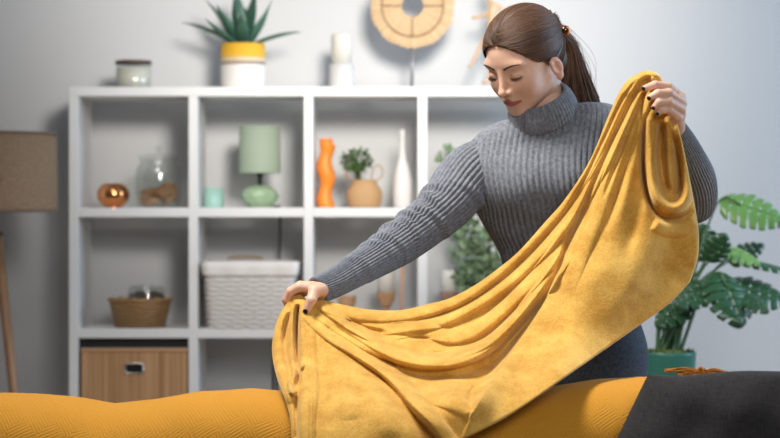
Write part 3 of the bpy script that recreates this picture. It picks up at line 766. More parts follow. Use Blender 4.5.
def uvs(me, UV):
    l = me.uv_layers.new(name='UVMap'); li = np.zeros(len(me.loops), np.int32); me.loops.foreach_get('vertex_index', li)
    l.data.foreach_set('uv', np.ascontiguousarray(UV[li], dtype=np.float32).ravel())
m_throw = mat('mustard_woven', (.62, .30, .02), .85)
uv = nd(m_throw, 'ShaderNodeUVMap'); sp = nd(m_throw, 'ShaderNodeSeparateXYZ'); lk(m_throw, uv.outputs[0], sp.inputs[0])
def M(m, op, a, b=None, c=None):
    n = nd(m, 'ShaderNodeMath', operation=op)
    for i, x in enumerate((a, b, c)):
        if x is None: continue
        if isinstance(x, (int, float)): n.inputs[i].default_value = x
        else: lk(m, x, n.inputs[i])
    return n.outputs[0]
T = m_throw; U_, V_ = sp.outputs['X'], sp.outputs['Y']
# weave of small ribs that change direction from diamond to diamond
cu = M(T, 'MULTIPLY', M(T, 'ADD', U_, V_), 17.0); cv = M(T, 'MULTIPLY', M(T, 'SUBTRACT', U_, V_), 17.0)
chk = M(T, 'PINGPONG', M(T, 'ADD', M(T, 'FLOOR', cu), M(T, 'FLOOR', cv)), 1.0)
ra = M(T, 'SINE', M(T, 'MULTIPLY', M(T, 'ADD', U_, M(T, 'MULTIPLY', V_, .55)), 900)); rb = M(T, 'SINE', M(T, 'MULTIPLY', M(T, 'SUBTRACT', M(T, 'MULTIPLY', U_, .55), V_), 900))
mx_ = nd(T, 'ShaderNodeMix'); lk(T, chk, mx_.inputs['Factor']); lk(T, ra, mx_.inputs['A']); lk(T, rb, mx_.inputs['B'])
dots = M(T, 'MULTIPLY', M(T, 'SINE', M(T, 'MULTIPLY', U_, 1500)), M(T, 'SINE', M(T, 'MULTIPLY', V_, 1300)))
fn = nd(T, 'ShaderNodeTexNoise'); fn.inputs['Scale'].default_value = 260; lk(T, uv.outputs[0], fn.inputs['Vector'])
hgt = M(T, 'ADD', M(T, 'ADD', M(T, 'MULTIPLY', mx_.outputs['Result'], .20), M(T, 'MULTIPLY', fn.outputs['Fac'], .7)), M(T, 'MULTIPLY', dots, .22))
bp = nd(T, 'ShaderNodeBump'); bp.inputs['Strength'].default_value = .75; bp.inputs['Distance'].default_value = .0022
lk(T, hgt, bp.inputs['Height']); lk(T, bp.outputs['Normal'], bsdf(T).inputs['Normal'])
rp = nd(T, 'ShaderNodeValToRGB'); rp.color_ramp.elements[0].color = (.44, .18, .006, 1); rp.color_ramp.elements[1].color = (.66, .31, .016, 1)
rp.color_ramp.elements[0].position = .0; rp.color_ramp.elements[1].position = .9
lk(T, M(T, 'MULTIPLY_ADD', hgt, .5, .25), rp.inputs['Fac']); lk(T, rp.outputs['Color'], bsdf(T).inputs['Base Color'])
th = thing('mustard_throw', (.3, 4.29, .46), 'mustard orange woven throw spread over the sofa backrest', 'throw')
V, F, UV = drape(-.95, 1.05, .010, 260, .47, .0035)
me = np_mesh('cloth', V-np.array([.3, 4.29, .46]), F); uvs(me, UV)
me.shade_smooth(); o = bpy.data.objects.new('cloth', me); COL.objects.link(o); me.materials.append(m_throw); o.parent = th
so = o.modifiers.new('thick', 'SOLIDIFY'); so.thickness = .006; so.offset = -1 if False else 0
m_tas = mat('tassel_cord', (.27, .11, .012), .9)
# knotted tassel lying on the crest
g = random.Random(4); tz = 4.31
def tp(px, py): return Vector(((px-390)*tz/FPX-.3, tz-4.29, CAMZ+(219-py)*tz/FPX-.46))
for (ax, ay, bx2, by2) in ((702, 371.5, 667, 370.5), (702, 373, 680, 374.5), (703, 372.5, 727, 373)):
    m = MB()
    for i in range(16):
        a, b = tp(ax, ay), tp(bx2+g.uniform(-3, 1), by2+g.uniform(-1.2, 1.2)); a += rv(g)*.002; mid = (a+b)/2+rv(g)*.004+Vector((0, 0, .003)); b = b+Vector((0, g.uniform(-.01, .01), 0))
        m.tube([tuple(q) for q in cr([a, mid, b], 9)], .0016, 5)
    m.build('tassel', m_tas, th)
MB().tube([tuple(tp(701+3.4*math.cos(a), 370.8-2.6*math.sin(a))+Vector((0, -.003*math.cos(2*a), 0))) for a in np.linspace(0, 2*PI, 20)], .0035, 8).build('knot', m_tas, th)

# charcoal cushion leaning on the front of the backrest
m_char = mat('charcoal_linen', (.035, .033, .036), .9)
v = coords(m_char, 'Object', (1, 1, 1)); n1 = nd(m_char, 'ShaderNodeTexNoise'); n1.inputs['Scale'].default_value = 60; n1.inputs['Detail'].default_value = 8
mp = nd(m_char, 'ShaderNodeMapping'); mp.inputs['Scale'].default_value = (1, 1, 7); lk(m_char, v, mp.inputs['Vector']); lk(m_char, mp.outputs[0], n1.inputs['Vector'])
n2 = nd(m_char, 'ShaderNodeTexNoise'); n2.inputs['Scale'].default_value = 60; mp2 = nd(m_char, 'ShaderNodeMapping'); mp2.inputs['Scale'].default_value = (7, 1, 1); lk(m_char, v, mp2.inputs['Vector']); lk(m_char, mp2.outputs[0], n2.inputs['Vector'])
sm = M(m_char, 'ADD', n1.outputs['Fac'], n2.outputs['Fac'])
rp = nd(m_char, 'ShaderNodeValToRGB'); rp.color_ramp.elements[0].position = .35; rp.color_ramp.elements[1].position = .68
rp.color_ramp.elements[0].color = (.007, .0065, .008, 1); rp.color_ramp.elements[1].color = (.026, .0225, .024, 1)
lk(m_char, M(m_char, 'MULTIPLY', sm, .5), rp.inputs['Fac']); lk(m_char, rp.outputs['Color'], bsdf(m_char).inputs['Base Color'])
bp = nd(m_char, 'ShaderNodeBump'); bp.inputs['Strength'].default_value = .5; bp.inputs['Distance'].default_value = .0012; lk(m_char, sm, bp.inputs['Height']); lk(m_char, bp.outputs['Normal'], bsdf(m_char).inputs['Normal'])
# quad cushion: corners on the front plane, thickness swelling in the middle
cq = [(596, 478), (648, 374.5), (812, 371), (830, 478)]      # bottom-left, top-left, top-right, bottom-right
cd_ = 4.05
def cpos(u, v):
    t = np.array(cq, float); p = (1-u)*(1-v)*t[0]+(1-u)*v*t[1]+u*v*t[2]+u*(1-v)*t[3]
    return p
nu, nv = 90, 70; V = []
for s in (-1, 1):
    for i in range(nu+1):
        for j in range(nv+1):
            u, v_ = i/nu, j/nv; px, py = cpos(u, v_)
            e = (4*u*(1-u))**.5*(4*v_*(1-v_))**.5 if 0 < u < 1 and 0 < v_ < 1 else 0
            py += 2.6*v_**6*math.sin(u*PI*1.0)*(1-2.2*u) + 1.0*v_**4*math.sin(u*9)
            th_ = .062*e**.9+.002
            wr_ = .0035*math.sin(px*.09+py*.05)*e+.003*math.sin(px*.03-py*.11+2)*e
            y = 4.085+(py-374)*-.00022+s*th_+(wr_ if s < 0 else 0)
            d = 4.085; V.append(((px-390)*d/FPX, y, CAMZ+(219-py)*d/FPX))
V = np.array(V); N1 = (nu+1)*(nv+1); F = []
for s in (0, 1):
    for i in range(nu):
        for j in range(nv):
            a = s*N1+i*(nv+1)+j; q = (a, a+nv+1, a+nv+2, a+1); F.append(q if s == 0 else q[::-1])
bd = [i*(nv+1) for i in range(nu+1)]+[nu*(nv+1)+j for j in range(1, nv+1)]+[i*(nv+1)+nv for i in range(nu-1, -1, -1)]+[j for j in range(nv-1, 0, -1)]
for a, b in zip(bd, bd[1:]+bd[:1]): F.append((a, b, b+N1, a+N1))
m = MB(); cz_ = Vector(((715-390)*4.085/FPX, 4.085, .5)); m.add([Vector(q)-cz_ for q in V], F)
o = m.build('charcoal_cushion', m_char, loc=cz_)
tag(o, 'dark charcoal linen cushion leaning at the bottom right', 'cushion')
# ------------------------------------------------------------ the woman
HD = 4.70
px2m = lambda px: px*HD/FPX
person = thing('person', tuple(P(575, 219, 4.88))[:2]+(0,), 'woman in grey ribbed turtleneck and jeans holding up the mustard blanket behind the sofa', 'person')
PO = np.array(person.location)
def W3(px, py, d): return np.array(P(px, py, d))
# --- skin
m_skin = mat('skin', (.60, .34, .24), .56, 0, Specular_IOR_Level=.38, Subsurface_Weight=.18, Subsurface_Scale=.006)
m_skin.node_tree.nodes['Principled BSDF'].inputs['Subsurface Radius'].default_value = (1, .35, .2)
def attr(m, name):
    a = nd(m, 'ShaderNodeAttribute'); a.attribute_name = name; return a.outputs['Fac']
def mixc(m, fac, a, b):
    x = nd(m, 'ShaderNodeMix', data_type='RGBA'); lk(m, fac, x.inputs[0])
    for i, c in ((6, a), (7, b)):
        if isinstance(c, tuple): x.inputs[i].default_value = (*c, 1)
        else: lk(m, c, x.inputs[i])
    return x.outputs[2]
K = m_skin
nz = nd(K, 'ShaderNodeTexNoise'); nz.inputs['Scale'].default_value = 22; nz.inputs['Detail'].default_value = 5; lk(K, coords(K), nz.inputs['Vector'])
rpn = nd(K, 'ShaderNodeMapRange'); rpn.inputs['From Min'].default_value = .35; rpn.inputs['From Max'].default_value = .7; lk(K, nz.outputs['Fac'], rpn.inputs['Value'])
c0 = mixc(K, rpn.outputs['Result'], (.64, .385, .275), (.74, .465, .34))
c1 = mixc(K, attr(K, 'blush'), c0, (.60, .24, .165))
c2 = mixc(K, attr(K, 'lip'), c1, (.40, .115, .09))
c3 = mixc(K, attr(K, 'nail'), c2, (.012, .006, .014))
lk(K, c3, bsdf(K).inputs['Base Color'])
rr_ = nd(K, 'ShaderNodeMapRange'); rr_.inputs['To Min'].default_value = .48; rr_.inputs['To Max'].default_value = .15; lk(K, attr(K, 'nail'), rr_.inputs['Value']); lk(K, rr_.outputs['Result'], bsdf(K).inputs['Roughness'])

# --- head frame: local l (her left), f (forward), u (up) in metres
yaw, pitch, roll = R(45), R(31), R(-3)
HC = W3(524, 57.5, HD)
fw = np.array([-math.sin(yaw)*math.cos(pitch), -math.cos(yaw)*math.cos(pitch), -math.sin(pitch)])
lt = np.array([math.cos(yaw), -math.sin(yaw), 0.0]); up_ = np.cross(lt, fw)*-1
if up_[2] < 0: up_ = -up_
cR, sR = math.cos(roll), math.sin(roll); lt, up_ = lt*cR+up_*sR, up_*cR-lt*sR
HM = np.stack([lt, fw, up_], 1)                         # columns: local axes in world
def h2w(p): return (np.asarray(p, float)@HM.T)+HC
def w2h(p): return (np.asarray(p, float)-HC)@HM
HS = 1.0
def head_sdf(L, Fd, U):
    A = np.abs(L); mm = 0.001
    d = ell(L, Fd, U, (0, -.010, .026), (.071, .094, .082))
    d = smin(d, ell(A, Fd, U, (0, .030, -.022), (.058, .056, .070)), .022)
    d = smin(d, ell(A, Fd, U, (0, .036, -.052), (.045, .047, .046)), .018)
    d = smin(d, caps(A, Fd, U, (.046, .006, -.052), (.016, .066, -.090), .013, .011), .022)
    d = smin(d, ell(A, Fd, U, (0, .071, -.093), (.017, .013, .012)), .014)
    d = smin(d, ell(A, Fd, U, (.034, .056, -.032), (.022, .021, .024)), .022)       # cheeks
    d = smin(d, ell(A, Fd, U, (0, .068, -.062), (.026, .021, .022)), .012)          # muzzle
    d = smin(d, ell(A, Fd, U, (.024, .0665, .020), (.030, .011, .010)), .014)        # brow ridge
    d = smax(d, -ell(A, Fd, U, (.0305, .094, -.001), (.018, .014, .0105)), .012)     # sockets
    d = smin(d, ell(A, Fd, U, (.0305, .0685, -.003), (.0155, .0135, .0125)), .0035)     # lidded eyes
    d = smax(d, -caps(A, Fd, U, (.019, .0835, .0055), (.042, .0765, .004), .0011, .0011), .003)  # lid fold
    # nose
    n = caps(A, Fd, U, (0, .080, .006), (0, .0985, -.030), .0062, .0068)
    n = smin(n, ell(A, Fd, U, (0, .1005, -.0345), (.0088, .0088, .0078)), .006)
    n = smin(n, ell(A, Fd, U, (.0098, .0890, -.0375), (.0062, .0085, .0060)), .005)
    d = smin(d, n, .008)
    d = smax(d, -ell(A, Fd, U, (.0060, .0930, -.0435), (.0030, .0045, .0030)), .002)
    # lips
    ul = smin(caps(A, Fd, U, (0, .0885, -.0590), (.010, .0865, -.0585), .0036, .0036), caps(A, Fd, U, (.010, .0865, -.0585), (.0245, .0790, -.0632), .0040, .0018), .003)
    ll = caps(A, Fd, U, (0, .0862, -.0678), (.019, .0815, -.0655), .0050, .0024)
    d = smin(d, smin(ul, ll, .0015), .004)
    d = smax(d, -caps(A, Fd, U, (0, .0935, -.0630), (.0250, .0810, -.0636), .0014, .0011), .002)
    d = smax(d, -ell(A, Fd, U, (0, .0930, -.0770), (.012, .006, .004)), .006)
    d = smax(d, -ell(A, Fd, U, (0, .0985, -.0500), (.0025, .005, .006)), .004)
    # ears
    ex = (Fd+.010)*.95-(U+.027)*.25; eu = (U+.027)*.95+(Fd+.010)*.25
    e = ell(A+.25*ex*1.0, ex, eu, (.0735, 0, 0), (.0060, .0145, .0235))
    e = smax(e, -ell(A+.25*ex, ex, eu, (.0815, .002, .000), (.0085, .0090, .0155)), .0025)
    e = smin(e, caps(A+.25*ex, ex, eu, (.0745, -.005, .010), (.0745, -.0045, -.012), .0028, .0028), .002)
    e = smin(e, ell(A+.25*ex, ex, eu, (.0735, .004, -.024), (.0050, .0085, .0085)), .004)
    e = smin(e, ell(A, Fd, U, (.0730, .004, -.014), (.0045, .0040, .0065)), .003)
    d = smin(d, e, .006)
    return d
NB = w2h(W3(552, 128, HD+.09))                           # neck base in head frame
def head_full(L, Fd, U):
    d = head_sdf(L, Fd, U)
    nk = caps(L, Fd, U, (0, -.018, -.045), tuple(NB), .048, .050)
    return smin(d, nk, .022)
h = .0018
G = grid((-.098, -.125, -.175), (.098, .125, .128), h)
Fv = head_full(*G)
V, Fc = surface_nets(Fv, (-.098, -.125, -.175), h)
A = np.abs(V[:, 0])
def lipmask(V):
    A = np.abs(V[:, 0]); a = (A, V[:, 1], V[:, 2])
    ul = caps(*a, (0, .0905, -.0590), (.0245, .0800, -.0630), .0050, .0028); ll = caps(*a, (0, .0880, -.0678), (.021, .083, -.0652), .0060, .0022)
    return np.clip(1-np.minimum(ul, ll)/.0012, 0, 1)*(V[:, 1] > .07)
lip = lipmask(V)
blush = .28*np.exp(-(((A-.038)/.018)**2+((V[:, 2]+.028)/.018)**2+((V[:, 1]-.07)/.03)**2)) + .25*np.exp(-((A/.012)**2+((V[:, 1]-.104)/.012)**2+((V[:, 2]+.036)/.012)**2))+.35*(A > .068)*(V[:, 1] > -.04)*(V[:, 1] < .02)
parts = [(h2w(V), Fc, lip, blush, np.zeros(len(V)))]

# --- hands: chains of joints in (px, py, depth)
def hand(chains, palms, nails, lo, hi, h=.0013):
    G = grid(lo, hi, h); d = None
    def sm(a, b, k): return b if a is None else smin(a, b, k)
    for (a, b, ra, rb) in palms: d = sm(d, caps(*G, W3(*a), W3(*b), ra, rb), .012)
    for ch, rad in chains:
        q = None
        for i in range(len(ch)-1):
            c = caps(*G, W3(*ch[i]), W3(*ch[i+1]), rad[i], rad[i+1]); q = c if q is None else smin(q, c, .0025)
        d = smin(d, q, .0045)
    V, Fc = surface_nets(d, lo, h)
    nm = np.zeros(len(V))
    for c, dirn, r in nails:
        c = np.array(c); q = np.linalg.norm(V-c, axis=1); nm = np.maximum(nm, np.clip((r-q)/.0015+.5, 0, 1))
    return V, Fc, nm
def pad(pts, m_=.03):
    p = np.array(pts); return tuple(p.min(0)-m_), tuple(p.max(0)+m_)
# her right hand (left in the picture), thumb in front, fingers curled behind the cloth
hd = 4.40
chains = [
 ([(310, 288, hd), (299, 287.5, hd-.004), (290.5, 292, hd+.000), (286.0, 300, hd+.004), (288, 306.0, hd+.012)], [.0100, .0092, .0086, .0080, .0068]),
 ([(312, 286, hd+.016), (300, 285.5, hd+.016), (291, 291, hd+.020), (288, 300, hd+.024), (291, 307, hd+.026)], [.0100, .0095, .0088, .0080, .0070]),
 ([(314, 287, hd+.032), (303, 287, hd+.034), (295, 293, hd+.038), (292, 302, hd+.040), (295, 308, hd+.040)], [.0095, .0088, .0082, .0076, .0066]),
 ([(316, 290, hd+.046), (307, 291, hd+.050), (300, 296, hd+.052), (298, 303, hd+.052)], [.0085, .0076, .0070, .0060]),
 ([(321, 290, hd+.004), (314.5, 291.5, hd-.016), (311.3, 300.5, hd-.033), (306.3, 310.8, hd-.034)], [.0145, .0130, .0102, .0078]),
]
palms = [((320, 290.5, hd+.014), (308, 289, hd+.008), .0165, .013), ((320, 292, hd+.024), (311, 291, hd+.034), .016, .012), ((347, 278, hd+.095), (322, 289.5, hd+.026), .018, .0175)]
nl = [(W3(305.2, 311.8, hd-.0405), None, .0056)]
allp = [W3(*q) for ch, _ in chains for q in ch]+[W3(*q[0]) for q in palms]
lo, hi = pad(allp); V, Fc, nm = hand(chains, palms, nl, lo, hi)
parts.append((V, Fc, np.zeros(len(V)), .3*np.clip((.03-np.linalg.norm(V-W3(287, 300, hd), axis=1))/.02, 0, 1), nm))
# her left hand (right in the picture): fist over the gathered cloth, fingers pointing left
h2 = 4.395
chains = [
 ([(680.5, 97, h2+.030), (668.0, 87.0, h2+.004), (655, 84.8, h2-.010), (645.0, 88.2, h2-.012)], [.0105, .0095, .0085, .0066]),
 ([(682, 103, h2+.018), (669.0, 93.5, h2-.010), (658, 93.5, h2-.022), (650.0, 97.5, h2-.022)], [.0105, .0098, .0088, .0068]),
 ([(681, 110, h2+.010), (668.5, 102.0, h2-.016), (659, 102.5, h2-.026), (654.5, 107.2, h2-.024)], [.0102, .0094, .0084, .0066]),
 ([(678, 117, h2+.008), (668.5, 109.5, h2-.012), (662, 110.0, h2-.020), (658.5, 113.0, h2-.018)], [.0092, .0082, .0074, .0060]),
 ([(680, 112, h2+.040), (668, 100, h2+.045), (657, 92, h2+.040), (650, 88, h2+.030)], [.0115, .0105, .0092, .0075]),
]
palms = [((677.5, 100, h2+.030), (675, 118, h2+.030), .0165, .0165), ((677, 99, h2+.020), (674.5, 116, h2+.020), .0150, .0150), ((675, 112, h2+.030), (677, 138, h2+.105), .0200, .0180)]
nl = [(W3(643.0, 89.0, h2-.0155), None, .0052), (W3(648.3, 98.8, h2-.0265), None, .0054), (W3(652.8, 108.6, h2-.0285), None, .0050), (W3(657.2, 114.2, h2-.022), None, .0042)]
allp = [W3(*q) for ch, _ in chains for q in ch]+[W3(*q[1]) for q in palms]
lo, hi = pad(allp); V, Fc, nm = hand(chains, palms, nl, lo, hi)
parts.append((V, Fc, np.zeros(len(V)), np.zeros(len(V)), nm))

# --- the rest of the body, under the clothes
LARM = [(492, 160, 4.79, 24), (474, 172, 4.765, 29), (460, 187, 4.74, 29), (445, 206, 4.70, 26), (423, 225.5, 4.66, 23), (400, 242.5, 4.62, 21.5), (377, 257.5, 4.56, 18.5), (355, 270.5, 4.50, 16), (334, 283, 4.455, 13.8), (317.0, 290.4, 4.420, 13.0)]
RARM = [(612, 132, 4.80, 27), (630, 145, 4.80, 27), (655, 168, 4.79, 25), (678, 188, 4.77, 23), (694, 204, 4.74, 19), (698.5, 196, 4.70, 18.5), (697, 178, 4.64, 18), (690.5, 160, 4.56, 15.5), (683, 143, 4.52, 13.0), (674.5, 129.0, 4.478, 11.6)]
hip = W3(566, 372, 4.88); hc = hip
def pm(px, d): return px*d/FPX
lo = (0.0, 4.35, -.01); lo = (-.28, 4.30, -.02); hi = (.80, 5.15, 1.40)
h = .009
G = grid(lo, hi, h)
d = caps(*G, W3(566, 380, 4.90), W3(562, 250, 4.84), .098, .098)
d = smin(d, caps(*G, W3(562, 250, 4.84), W3(552, 178, 4.79), .10, .115), .05)
d = smin(d, caps(*G, W3(492, 160, 4.78), W3(604, 138, 4.79), .05, .05), .06)
d = smin(d, caps(*G, W3(556, 150, 4.79), W3(548, 112, 4.74), .06, .052), .04)
for arm in (LARM, RARM):
    for a, b in zip(arm[:-1], arm[1:]): d = smin(d, caps(*G, W3(*a[:3]), W3(*b[:3]), pm(a[3], a[2])*.62, pm(b[3], b[2])*.62), .012)
legs = []
for s in (-1, 1):
    hj = np.array([hip[0]+s*.085, 4.90, .78]); kn = np.array([hip[0]+s*.10, 4.86, .46]); an = np.array([hip[0]+s*.115, 4.93, .085]); toe = an+np.array([s*.02, -.16, -.05])
    legs.append((hj, kn, an, toe))
    d = smin(d, caps(*G, hj, kn, .078, .055), .05); d = smin(d, caps(*G, kn, an, .052, .036), .02)
    d = smin(d, caps(*G, an+np.array([0, .03, -.045]), toe, .036, .028), .02)
V, Fc = surface_nets(d, lo, h); parts.append((V, Fc, np.zeros(len(V)), np.zeros(len(V)), np.zeros(len(V))))
off = 0; VV = []; FF = []; AT = [[], [], []]
for V, Fc, a, b, c in parts:
    VV.append(V); FF.append(Fc+off); off += len(V); AT[0].append(a); AT[1].append(b); AT[2].append(c)
me = np_mesh('body', np.vstack(VV)-PO, np.vstack(FF))
for nme, a in zip(('lip', 'blush', 'nail'), AT): set_attr(me, nme, np.concatenate(a))
body = link('body', me, m_skin, person)

# --- eyelashes and eyebrows
m_lash = mat('dark_lash', (.015, .010, .008), .6)
m_hair = mat('brown_hair', (.06, .03, .018), .5, 0, Specular_IOR_Level=.35)
def on_head(l, u, lift=0.0, f0=.13):
    """march from the front toward the head until its surface"""
    f = np.full(np.shape(l), f0, float)
    for _ in range(40):
        dd = head_sdf(np.asarray(l, float), f, np.asarray(u, float)); f = f-np.clip(dd*.8, -.01, .02)
    return f+lift
for s in (-1, 1):
    ls = np.linspace(.0165, .0455, 22)*s; us = -.0085-.0022*np.sin(np.linspace(0, PI, 22)); us = us+np.linspace(.001, .0015, 22)
    f = on_head(ls, us); q = np.stack([ls, f, us], 1); rad = .0006*np.sin(np.linspace(.25, 2.9, 22))+.00035
    m = MB(); m.tube([tuple(w) for w in (h2w(q)-PO)], list(rad), 6)
    for i in range(3, 22):
        for jj in range(2):
            b = q[i]+np.array([0, 0, 0]); e_ = b+np.array([s*(.001+.0024*(i/21)), .0038, -.0036-.001*jj]); m.tube([tuple(h2w(b)-PO), tuple(h2w((b+e_)/2+np.array([0, .0005, -.0008]))-PO), tuple(h2w(e_)-PO)], [.0003, .00025, .0001], 4)
    m.build('eyelash', m_lash, person)
    m = MB(); g = random.Random(9)
    for i in range(150):
        t_ = g.random(); l_ = s*(.0125+.034*t_); uj = g.uniform(-1, 1)*.0026*(1-.7*t_); uf = lambda q: .0150+.0070*math.sin(min(1.1, q)*PI*.62)
        u0 = uf(t_)+uj; l2 = l_+s*.0055; u2 = uf(t_+.14)+uj*.6
        f1, f2 = on_head(np.array([l_, l2]), np.array([u0, u2]), .0006)
        m.tube([tuple(h2w((l_, f1, u0))-PO), tuple(h2w((l2, f2+.0003, u2))-PO)], [.00055, .0003], 4)
    m.build('eyebrow', mat('brow_hair', (.045, .022, .014), .7) if s < 0 else bpy.data.materials['brow_hair'], person)

# --- hair
Hm = m_hair
nz = nd(Hm, 'ShaderNodeAttribute'); nz.attribute_name = 'tone'
rp = nd(Hm, 'ShaderNodeValToRGB'); rp.color_ramp.elements[0].color = (.020, .010, .006, 1); rp.color_ramp.elements[1].color = (.15, .070, .034, 1)
lk(Hm, nz.outputs['Fac'], rp.inputs['Fac']); lk(Hm, rp.outputs['Color'], bsdf(Hm).inputs['Base Color'])
HCn = np.array([0, -.010, .027]); HR = np.array([.0765, .099, .0845])
BUN = np.array([.012, -.108, .034])
def gmask(L, Fd, U):      # >0 is face
    hl = .052-.30*np.maximum(0, np.abs(L)-.02)
    return (1.15*(Fd-.018)-.008-U)/1.5
def hair_base(L, Fd, U):
    d = ell(L, Fd, U, tuple(HCn), tuple(HR))
    d = smin(d, ell(L, Fd, U, (0, -.055, -.030), (.058, .045, .05)), .02)
    g_ = np.maximum(1.25*(Fd-.020)-.012-U, -1.9*(U+.020)+.0*(Fd) - (.05-Fd)*.35)/1.6
    g_ = np.maximum(1.25*(Fd-.016)-.006-.018*(L/.07)**2-U, (-.030-U)-(-.020-Fd)*.9)/1.6
    d = smax(d, g_, .008)
    d = smin(d, caps(L, Fd, U, tuple(BUN*.93), tuple(BUN), .020, .016), .015)
    return d
h = .003; lo = (-.10, -.14, -.11); G = grid(lo, (.10, .11, .13), h)
V, Fc = surface_nets(hair_base(*G), lo, h)
hm_v = [h2w(V)]; hm_f = [Fc]; hm_t = [np.full(len(V), .12)]; hoff = len(V)
def strand(q, rad, tone, n=5):
    """q: (k,3) world points"""
    global hoff
    k_ = len(q); t = np.gradient(q, axis=0); t /= np.linalg.norm(t, axis=1)[:, None]+1e-9
    ref = np.array([.31, .22, .93]); s_ = np.cross(t, ref); s_ /= np.linalg.norm(s_, axis=1)[:, None]+1e-9; b = np.cross(s_, t)
    a = np.arange(n)*2*PI/n
    V = q[:, None]+(s_[:, None]*np.cos(a)[None, :, None]+b[:, None]*np.sin(a)[None, :, None])*np.asarray(rad).reshape(-1, 1, 1)
    i, j = np.meshgrid(np.arange(k_-1), np.arange(n), indexing='ij'); j2 = (j+1) % n
    F_ = np.stack([i*n+j, i*n+j2, (i+1)*n+j2, (i+1)*n+j], -1).reshape(-1, 4)+hoff
    hm_v.append(V.reshape(-1, 3)); hm_f.append(F_); hm_t.append(np.full(k_*n, tone)); hoff += k_*n
rg = np.random.RandomState(5)
def proj(p, off):
    q = (p-HCn)/HR; r_ = np.linalg.norm(q, axis=-1, keepdims=True); return HCn+q/r_*HR*(1+off)
lh = np.linspace(0, .0755, 60); ff = np.linspace(-.01, .09, 400)
def hairline(l):
    u = HCn[2]+HR[2]*np.sqrt(np.clip(1-(l/HR[0])**2-((ff-HCn[1])/HR[1])**2, 0, 1)); g_ = u-(1.25*(ff-.016)-.006)
    k_ = np.argmax(g_ < 0); k_ = k_ if g_.min() < 0 else len(ff)-1; return ff[k_], u[k_]
def hairline_any(a):
    # a 0..1 along the edge of the hair from the centre of the forehead to the temple
    l = .0745*math.sin(a*PI/2); q = np.array([0., 0, 0]); best = None
    for f_ in np.linspace(.085, .0, 120):
        u_ = 1.25*(f_-.016)-.006-.018*(l/.07)**2; r2 = (l/HR[0])**2+((f_-HCn[1])/HR[1])**2+((u_-HCn[2])/HR[2])**2
        if r2 <= 1.0: return np.array([l, f_, u_])
    return np.array([l, .005, -.018])
HLT = [hairline_any(a) for a in np.linspace(0, 1, 80)]
for i in range(3300):
    s = rg.choice([-1, 1]); a_ = rg.rand()**1.1
    if rg.rand() < .42: p0 = HLT[int(rg.rand()*79.9)]*np.array([s, 1, 1])+np.array([s*.0005, rg.uniform(-.004, .0015), 0])      # along the hairline
    elif rg.rand() < .3: k_ = rg.rand()**.7; p0 = HLT[int(rg.rand()*35)]*np.array([s, 1, 1])*(1-k_)+k_*np.array([s*.0015, rg.uniform(.0, .07), .11])
    elif rg.rand() < .35: p0 = np.array([s*.0015, rg.uniform(-.07, .08), .11])                          # along the centre part
    else:
        fx = rg.uniform(-.09, .07); lx_ = s*.076*rg.rand()**.6; p0 = np.array([lx_, fx, .11*(1-(lx_/.08)**2)+rg.uniform(-.05, .0)])
        if 1.25*(fx-.016)-.006-.018*(lx_/.07)**2 > p0[2]-.01: continue
    p0 = proj(p0, 0.0); end = BUN+rg.normal(0, .006, 3)
    front = np.clip((p0[1]+.10)/.18, 0, 1); side = 1-min(1, abs(p0[0])/.07)
    mid = (p0+end)/2+np.array([s*.075*side*front*rg.uniform(.25, 1), 0, -.030*front*(1-.4*side)])
    if p0[2] < .03: mid[2] += .012
    t = np.linspace(0, 1, 24)[:, None]; q = (1-t)**2*p0+2*t*(1-t)*mid+t*t*end
    q2 = proj(q, rg.uniform(.000, .022)*np.sin(PI*np.clip(t, 0, 1))**.5+.002)
    q2 = q2*(1-t**8)+end*t**8
    strand(h2w(q2), .00085*np.interp(t[:, 0], [0, .08, .9, 1], [.35, 1, 1, .6])*rg.uniform(.7, 1.25), np.clip(rg.beta(1.5, 2.6), 0, 1))
# nape hair drawn up to the clip
for i in range(700):
    a = rg.uniform(-1, 1); p0 = np.array([a*.066, -.022-.065*(1-abs(a))+rg.uniform(-.02, .0), -.064+.03*abs(a)+rg.uniform(0, .04)]); mid = (p0+BUN)/2+np.array([a*.028, -.030*(1-.5*abs(a)), -.008]); end = BUN+rg.normal(0, .006, 3)
    t = np.linspace(0, 1, 16)[:, None]; q = (1-t)**2*p0+2*t*(1-t)*mid+t*t*end; strand(h2w(q), np.full(16, .0011), rg.beta(1.5, 3))
# ponytail, falling behind her shoulder
B0 = h2w(BUN)
for i in range(700):
    e = rg.normal(0, 1, 3); e /= max(1, np.linalg.norm(e)/1.6); fl = rg.rand()
    c = [B0+e*.006, W3(568.5, 44, HD+.10)+e*.010, W3(573, 66, HD+.115)+e*np.array([.0165, .013, .006]), W3(576.5, 90, HD+.125)+e*np.array([.026, .018, .004]), W3(583+3*fl, 122, HD+.135)+e*np.array([.030, .02, .02])]
    q = cr(c, 26); wv = .0012*np.sin(np.linspace(0, 9, 26)+rg.uniform(0, 6)); q[:, 0] += wv
    strand(q, .0011*np.interp(np.linspace(0, 1, 26), [0, .1, .8, 1], [.8, 1, 1, .4]), np.clip(rg.beta(2, 3)+.12*fl, 0, 1))
for i in range(26):    # loose flyaway hairs
    e = rg.normal(0, 1, 3); c = [B0+e*.004, W3(574, 40+rg.uniform(-3, 3), HD+.1)+e*.006, W3(586+rg.uniform(-5, 7), 68, HD+.11)+e*.008, W3(592+rg.uniform(-8, 8), 98, HD+.12)]
    strand(cr(c, 20), np.full(20, .00035), .6, 4)
me = np_mesh('hair', np.vstack(hm_v)-PO, np.vstack(hm_f)); set_attr(me, 'tone', np.concatenate(hm_t))
link('hair', me, m_hair, person)
